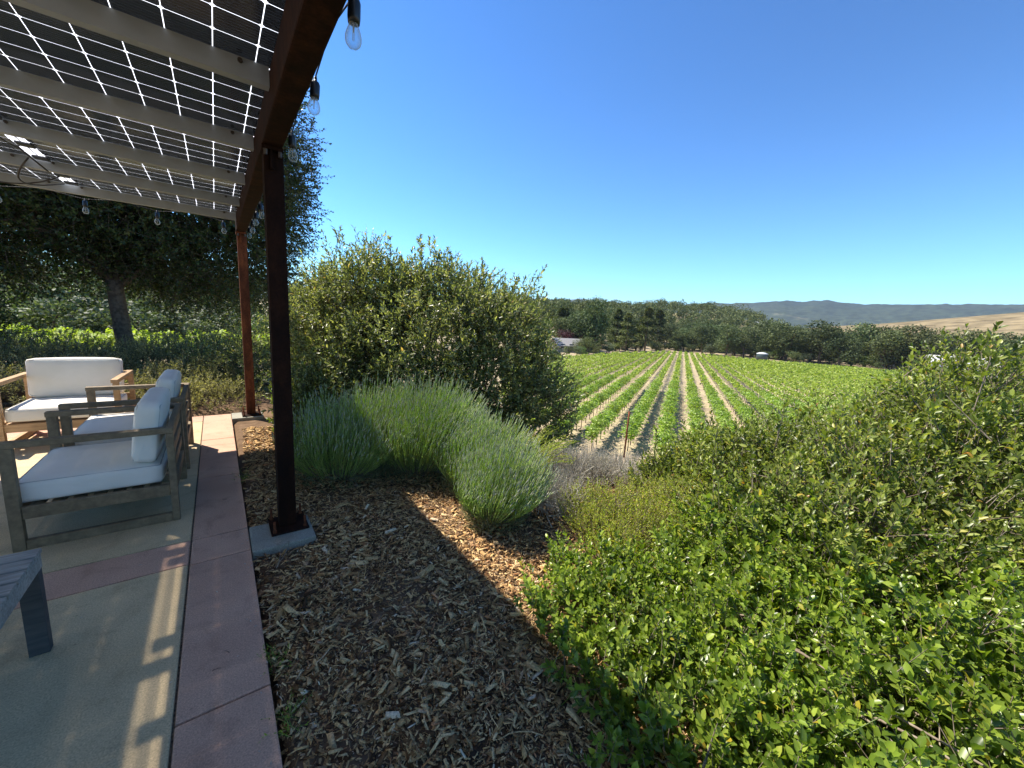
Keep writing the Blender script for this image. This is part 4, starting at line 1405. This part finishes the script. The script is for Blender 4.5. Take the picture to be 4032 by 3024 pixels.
# ------------------------------------------------------------------ distant trees
def far_tree_mesh(seed, kind):
    global rng
    keep_ = rng; rng = np.random.default_rng(seed); rs = random.Random(seed)
    gl = Geo(); gt = Geo()
    if kind == 'pine':
        n = 2600
        t = rng.random(n) ** .8
        z = .14 + .86 * t
        rad = .27 * (1 - t) ** .75 * (.75 + .35 * np.sin(z * 34 + seed)) + .02
        th = rng.uniform(0, 6.28, n); rr = rad * (.5 + .5 * rng.random(n) ** .5) * (1 + .22 * np.sin(th * 3 + z * 12))
        P = np.stack([np.cos(th) * rr, np.sin(th) * rr, z], 1)
        Dv = np.stack([np.cos(th), np.sin(th), rng.normal(.15, .3, n)], 1)
        leaves(gl, P, Dv, rng.normal(0, .5, (n, 3)) + [0, 0, 1], .058 * rng.uniform(.6, 1.2, n), .6, T_QUAD)
        tube(gt, [(0, 0, -.1), (0, 0, .5), (0, 0, .95)], [.022, .015, .004], 6)
    else:
        tall = kind == 'tall'
        nl = rs.randint(9, 13)
        lob = []
        for k in range(nl):
            a = rs.uniform(0, 6.28); r_ = rs.uniform(.08, .33 if not tall else .2)
            zc = rs.uniform(.20, .82) if not tall else rs.uniform(.24, .88)
            s_ = rs.uniform(.13, .22)
            lob.append((math.cos(a) * r_, math.sin(a) * r_, zc, s_, s_, s_ * rs.uniform(.65, .95)))
        lob.append((0, 0, .6, .24, .24, .26))
        n = 3600
        Ls = np.array(lob); i = rng.integers(0, len(Ls), n)
        d = rdir(n, .1); r_ = .55 + .5 * rng.random(n) ** .6
        r_ *= 1 + .18 * np.sin(d[:, 0] * 9 + i) * np.sin(d[:, 1] * 8 + 2 * i)
        P = Ls[i, :3] + d * Ls[i, 3:] * r_[:, None]
        leaves(gl, P, rng.normal(0, 1, (n, 3)), d + rng.normal(0, .5, (n, 3)), .040 * rng.uniform(.6, 1.25, n), .85, T_QUAD)
        pts = curve_pts((0, 0, -.1), (rs.uniform(-.06, .06), rs.uniform(-.06, .06), .42), (rs.uniform(-.03, .03), 0, 0), 5, .008)
        tube(gt, pts, [.035, .028, .026, .023, .02], 7)
        for l in lob[:7]:
            tube(gt, curve_pts(pts[-2], l[:3], (0, 0, .03), 5, .012), [.016, .013, .010, .007, .004], 5)
    rng = keep_
    return gl.mesh('crown'), gt.mesh('trunk')


KINDS = {}
for kind, ns, mt in (('oak', 5, 'far_oak'), ('tall', 3, 'far_oak'), ('pine', 3, 'far_pine'), ('plum', 2, 'plum'), ('bright', 2, 'bright'), ('pale', 2, 'pale')):
    KINDS[kind] = []
    for s_ in range(ns):
        ca, tr = far_tree_mesh(hash(kind) % 97 * 0 + s_ * 7 + {'oak': 1, 'tall': 50, 'pine': 90, 'plum': 130, 'bright': 170, 'pale': 210}[kind], 'oak' if kind in ('plum', 'bright', 'pale') else kind)
        ca.materials.append(LM[mt]); tr.materials.append(M['bark'])
        KINDS[kind].append((ca, tr))
TL = {'oak': ('rounded dark green oak in the woods beyond the vineyard', 'oak tree', 'oaks beyond the vineyard'),
      'tall': ('tall narrow dark tree in the woods beyond the vineyard', 'tree', 'tall trees beyond the vineyard'),
      'pine': ('conical dusty green pine beyond the vineyard', 'pine tree', 'pines beyond the vineyard'),
      'plum': ('purple-leaved plum tree by the grey roofed house', 'plum tree', 'purple plum trees by the house'),
      'bright': ('lighter yellow-green tree among the dark woods', 'tree', 'lighter trees in the woods'),
      'pale': ('pale grey-green olive-like tree', 'tree', 'pale trees')}


def far_tree(kind, az_, d, h, wide=1.0, lab=None, grp=None, sink=0.0):
    x, y = d * math.sin(R(az_)), d * math.cos(R(az_))
    ca, tr = random.choice(KINDS[kind])
    l, c, g_ = TL[kind]
    e = empty({'oak': 'oak_tree', 'pine': 'pine_tree', 'plum': 'plum_tree'}.get(kind, 'tree'), (x, y, float(H(x, y)) - sink), random.uniform(0, 6.28), label=lab or l, cat=c, group=grp or g_)
    e.scale = (h * wide, h * wide, h)
    a = bpy.data.objects.new('crown', ca); b = bpy.data.objects.new('trunk', tr)
    for o in (a, b): COL.objects.link(o); o.parent = e
    return e


def elz(el, d): return 1.5 + d * math.tan(R(el))


# front line of trees along the far edge of the vineyard
FRONT = []
az_ = 45.0
edge_az = [-40, 20, 40, 46, 52, 61, 75, 84, 100]; edge_d = [60, 75, 88, 100, 125, 170, 165, 170, 175]
while az_ < 93:
    d = np.interp(az_, edge_az, edge_d) + random.uniform(0, 26)
    kind = 'oak'
    if 49 < az_ < 60: kind = random.choice(['pine', 'tall', 'oak', 'pine'])
    elif 45 <= az_ < 49: kind = random.choice(['oak', 'pine'])
    h = {'pine': 15, 'tall': 14, 'oak': 11.5}[kind] * random.uniform(.8, 1.15)
    if az_ > 72: h *= 1.3
    if 84.6 < az_ < 88.6: d = 185 + random.uniform(0, 10)
    if not (43 < az_ < 49 and d < 118):
        e = far_tree(kind, az_, d, h, random.uniform(.95, 1.3) if kind == 'oak' else .95)
        FRONT.append((az_, e, kind, h))
    az_ += math.degrees(h * random.uniform(.22, .42) / d)
ORD = ['first', 'second', 'third', 'fourth', 'fifth', 'sixth', 'seventh', 'eighth', 'ninth', 'tenth', 'eleventh', 'twelfth', 'thirteenth', 'fourteenth', 'fifteenth', 'sixteenth',
       'seventeenth', 'eighteenth', 'nineteenth', 'twentieth']
vis_front = sorted([f for f in FRONT if f[0] > 46.5], key=lambda f: f[0])
half = len(vis_front) // 2
for i, (a_, e, kind, h) in enumerate(vis_front):
    k, side = (i, 'left') if i < half else (len(vis_front) - 1 - i, 'right')
    if k < len(ORD):
        e['label'] = '%s at the far edge of the vines, %s tree from the %s' % ({'oak': 'rounded oak', 'pine': 'dusty pine', 'tall': 'tall dark tree'}[kind], ORD[k], side)
# the slope behind, row after row; the nearest rows are trees of their own, the far part is one wood
wood_pts = []
for ring in range(15):
    az_ = 36.0 + random.uniform(0, 1)
    while az_ < 93:
        e0 = np.interp(az_, edge_az, edge_d); R1 = np.interp(az_, [0, 40, 60, 70, 80], [260, 300, 420, 480, 520])
        lim = 1.03 if az_ < 70 else .70
        d = e0 + 10 + (R1 * lim - e0 - 10) * ((ring + .6) / 15.0) + random.uniform(-7, 7)
        kind = random.choices(['oak', 'tall', 'bright', 'pine'], [10, 2, 1.2 if az_ > 60 else .5, 2.2 if az_ < 60 else .3])[0]
        h = random.triangular(6.5, 15.5, 10) * (1.15 if kind == 'tall' else 1)
        if ring < 4:
            far_tree(kind, az_, d, h, random.uniform(1.05, 1.45) if kind != 'pine' else 1.1)
        else:
            wood_pts.append((az_, d, h * .92, random.uniform(1.1, 1.5)))
        az_ += math.degrees(h * random.uniform(.62, 1.1) / d)
gl = Geo(); gt = Geo()
for az_, d, h, wd in wood_pts:
    x, y = d * math.sin(R(az_)), d * math.cos(R(az_)); z = float(H(x, y))
    n = 420 if d < 330 else 300
    k = random.randint(5, 8)
    lob = np.array([(random.uniform(-.28, .28) * wd, random.uniform(-.28, .28) * wd, random.uniform(.42, .80), random.uniform(.14, .24) * wd) for _ in range(k)])
    i = rng.integers(0, k, n); dv = rdir(n, .15)
    P = (lob[i, :3] + dv * lob[i, 3:4] * (.6 + .5 * rng.random((n, 1))) * np.array([1, 1, .85])) * h + np.array([x, y, z])
    leaves(gl, P, rng.normal(0, 1, (n, 3)), dv + rng.normal(0, .4, (n, 3)), 1.05 * rng.uniform(.6, 1.3, n), .85, T_QUAD)
    tube(gt, [(x, y, z - .5), (x, y, z + h * .5)], [.3, .22], 5)
link('far_woods_foliage', gl.mesh('far_woods_foliage'), LM['far_oak'], kind='stuff')
link('far_woods_trunks', gt.mesh('far_woods_trunks'), M['bark'], kind='stuff')
# low scrub at the feet of the front trees
for k in range(60):
    a_ = 47.5 + k * .73 + random.uniform(-.4, .4)
    d = np.interp(a_, edge_az, edge_d) + random.uniform(2, 30)
    far_tree(random.choice(['oak', 'oak', 'pale', 'bright']), a_, d, random.uniform(2.2, 5.0), 1.4, 'low round bush at the feet of the trees beyond the vineyard', 'bushes under the trees beyond the vineyard')
# plum trees, low bushes and the house at the left end of the vineyard
for a_, d, h in ((45.6, 118, 6.5), (46.8, 121, 6.8), (47.9, 119, 6.2), (48.8, 124, 5.6)):
    far_tree('plum', a_, d, h, 1.35)
for a_, d, h, k in ((48.3, 104, 5.0, 'oak'), (46.9, 98, 2.6, 'pale'), (47.6, 100, 2.8, 'bright'), (49.6, 110, 2.6, 'oak'), (51.4, 122, 3.0, 'pale'), (45.7, 96, 2.6, 'pale')):
    far_tree(k, a_, d, h, 1.3, {'oak': 'small round bush near the end of the vine rows', 'pale': 'low pale bush near the end of the vine rows', 'bright': 'low light green bush near the end of the vine rows'}[k], 'bushes by the end of the vine rows')
# trees behind the oak on the left
for a_, d, h, k in ((-11, 44, 6.5, 'pale'), (-7.5, 47, 7, 'pale'), (-14, 50, 8, 'pale'), (-4, 52, 7.5, 'pale'), (-18, 55, 9, 'oak'), (-1, 60, 8, 'oak'), (-9, 75, 12, 'bright'), (-15, 78, 13, 'oak'), (-3, 80, 12, 'oak'),
                    (3, 70, 10, 'oak'), (8, 66, 10, 'oak'), (14, 75, 11, 'oak'), (20, 80, 11, 'oak'), (26, 85, 12, 'oak'), (32, 90, 12, 'oak'), (38, 95, 12, 'oak')):
    far_tree(k, a_, d, h, 1.2, {'pale': 'pale grey-green tree seen under the oak crown', 'oak': 'dark green tree far behind the oak and shrubs', 'bright': 'light green tree far behind the oak'}[k], 'trees far behind the oak')


for k in range(30):
    a_ = -17 + k * 1.15; d = random.uniform(33, 46)
    far_tree(random.choice(['pale', 'pale', 'bright']), a_, d, random.uniform(3.4, 5.5), 1.3, 'bushy tree in the belt behind the vines on the left', 'bushy trees behind the vines on the left')

# buildings
def house(name, label, az_, d, w, dp, hw, hr, rz, wall_c, roof_c, base_off=0):
    x, y = d * math.sin(R(az_)), d * math.cos(R(az_)); z = float(H(x, y)) + base_off
    root = empty(name, (x, y, z), rz, label=label, cat='house' if name == 'house' else 'building')
    wl = simple(name + '_wall', wall_c, .8); rf = simple(name + '_roof', roof_c, .7, noise=(3, tuple(c * .8 for c in roof_c)))
    bm = bmesh.new(); box(bm, -w / 2, w / 2, -dp / 2, dp / 2, -1.5, hw)
    for sx in (-1, 1):
        vs = [bm.verts.new(p) for p in ((sx * w / 2, -dp / 2, hw + .001), (sx * w / 2, dp / 2, hw + .001), (sx * w / 2, 0, hw + hr))]
        bm.faces.new(vs)
    bm_obj('wall', bm, wl, root)
    bm = bmesh.new(); e = .5; t = .18
    for s in (-1, 1):
        k = hr / (dp / 2)
        vs = [bm.verts.new(p) for p in ((-w / 2 - e, s * (dp / 2 + e), hw - k * e + .05), (w / 2 + e, s * (dp / 2 + e), hw - k * e + .05), (w / 2 + e, 0, hw + hr + .05), (-w / 2 - e, 0, hw + hr + .05))]
        v2 = [bm.verts.new((v.co.x, v.co.y, v.co.z + t)) for v in vs]
        bm.faces.new(vs); bm.faces.new(v2)
        for i in range(4):
            j = (i + 1) % 4
            bm.faces.new((vs[i], vs[j], v2[j], v2[i]))
    bm_obj('roof', bm, rf, root)
    gm = simple(name + '_glass', (.04, .05, .06), .1)
    fm = simple(name + '_trim', (.75, .74, .7), .6)
    for k in range(3):
        x0 = -w / 2 + w * (k + .5) / 3 - .6
        bm = bmesh.new(); box(bm, x0 - .1, x0 + 1.3, -dp / 2 - .06, -dp / 2 - .003, .9, 2.3)
        f = bm_obj('window', bm, fm, root)
        bm = bmesh.new(); box(bm, x0, x0 + 1.2, -dp / 2 - .085, -dp / 2 - .062, 1.0, 2.2)
        bm_obj('pane', bm, gm, f)
    return root


house('house', 'house with grey gabled roof beside the purple plum trees', 45.3, 112, 8, 6, 1.8, 1.7, R(-20), (.35, .32, .27), (.30, .29, .28))
house('barn', 'long white barn seen between the oaks at far right', 86.6, 168, 13, 8, 3.4, 1.7, R(-75), (.62, .61, .58), (.60, .60, .60), .4)
house('shed', 'white shed glimpsed through the oaks left of the long barn', 81.5, 205, 9, 6, 2.8, 1.4, R(-70), (.6, .59, .56), (.62, .62, .62), .8)
house('cottage', 'small grey roofed cottage half hidden in the woods', 69.6, 335, 9, 6, 2.6, 1.8, R(-60), (.5, .48, .44), (.34, .35, .37), 3)

# water tank past the far end of the rows
tx, ty = 158 * math.sin(R(70.2)), 158 * math.cos(R(70.2))
root = empty('water_tank', (tx, ty, float(H(tx, ty))), label='dark green round water tank with pale lid past the far end of the vine rows', cat='water tank')
link('tank_body', lathe([(0.01, 0), (1.7, 0), (1.7, 2.3), (1.66, 2.35)], sides=28).mesh('tank_body', True), simple('tank_green', (.05, .075, .07), .5), root)
link('tank_lid', lathe([(1.75, 2.30), (1.75, 2.42), (.9, 2.75), (.3, 2.85), (.001, 2.86)], sides=28).mesh('tank_lid', True), simple('tank_lid', (.6, .62, .62), .5), root)


# ------------------------------------------------------------------ air
bm = bmesh.new(); box(bm, -14200, 14200, -14200, 14200, -60, 720)
hz = bm_obj('haze', bm, None); hz['kind'] = 'stuff'
hm = bpy.data.materials.new('haze'); hm.use_nodes = True
nt = hm.node_tree; nt.nodes.remove(nt.nodes['Principled BSDF'])
pv = nt.nodes.new('ShaderNodeVolumePrincipled')
pv.inputs['Color'].default_value = (.62, .78, 1.0, 1); pv.inputs['Density'].default_value = 8.0e-5; pv.inputs['Anisotropy'].default_value = 0.0
nt.links.new(pv.outputs[0], nt.nodes['Material Output'].inputs['Volume'])
hz.data.materials.append(hm)
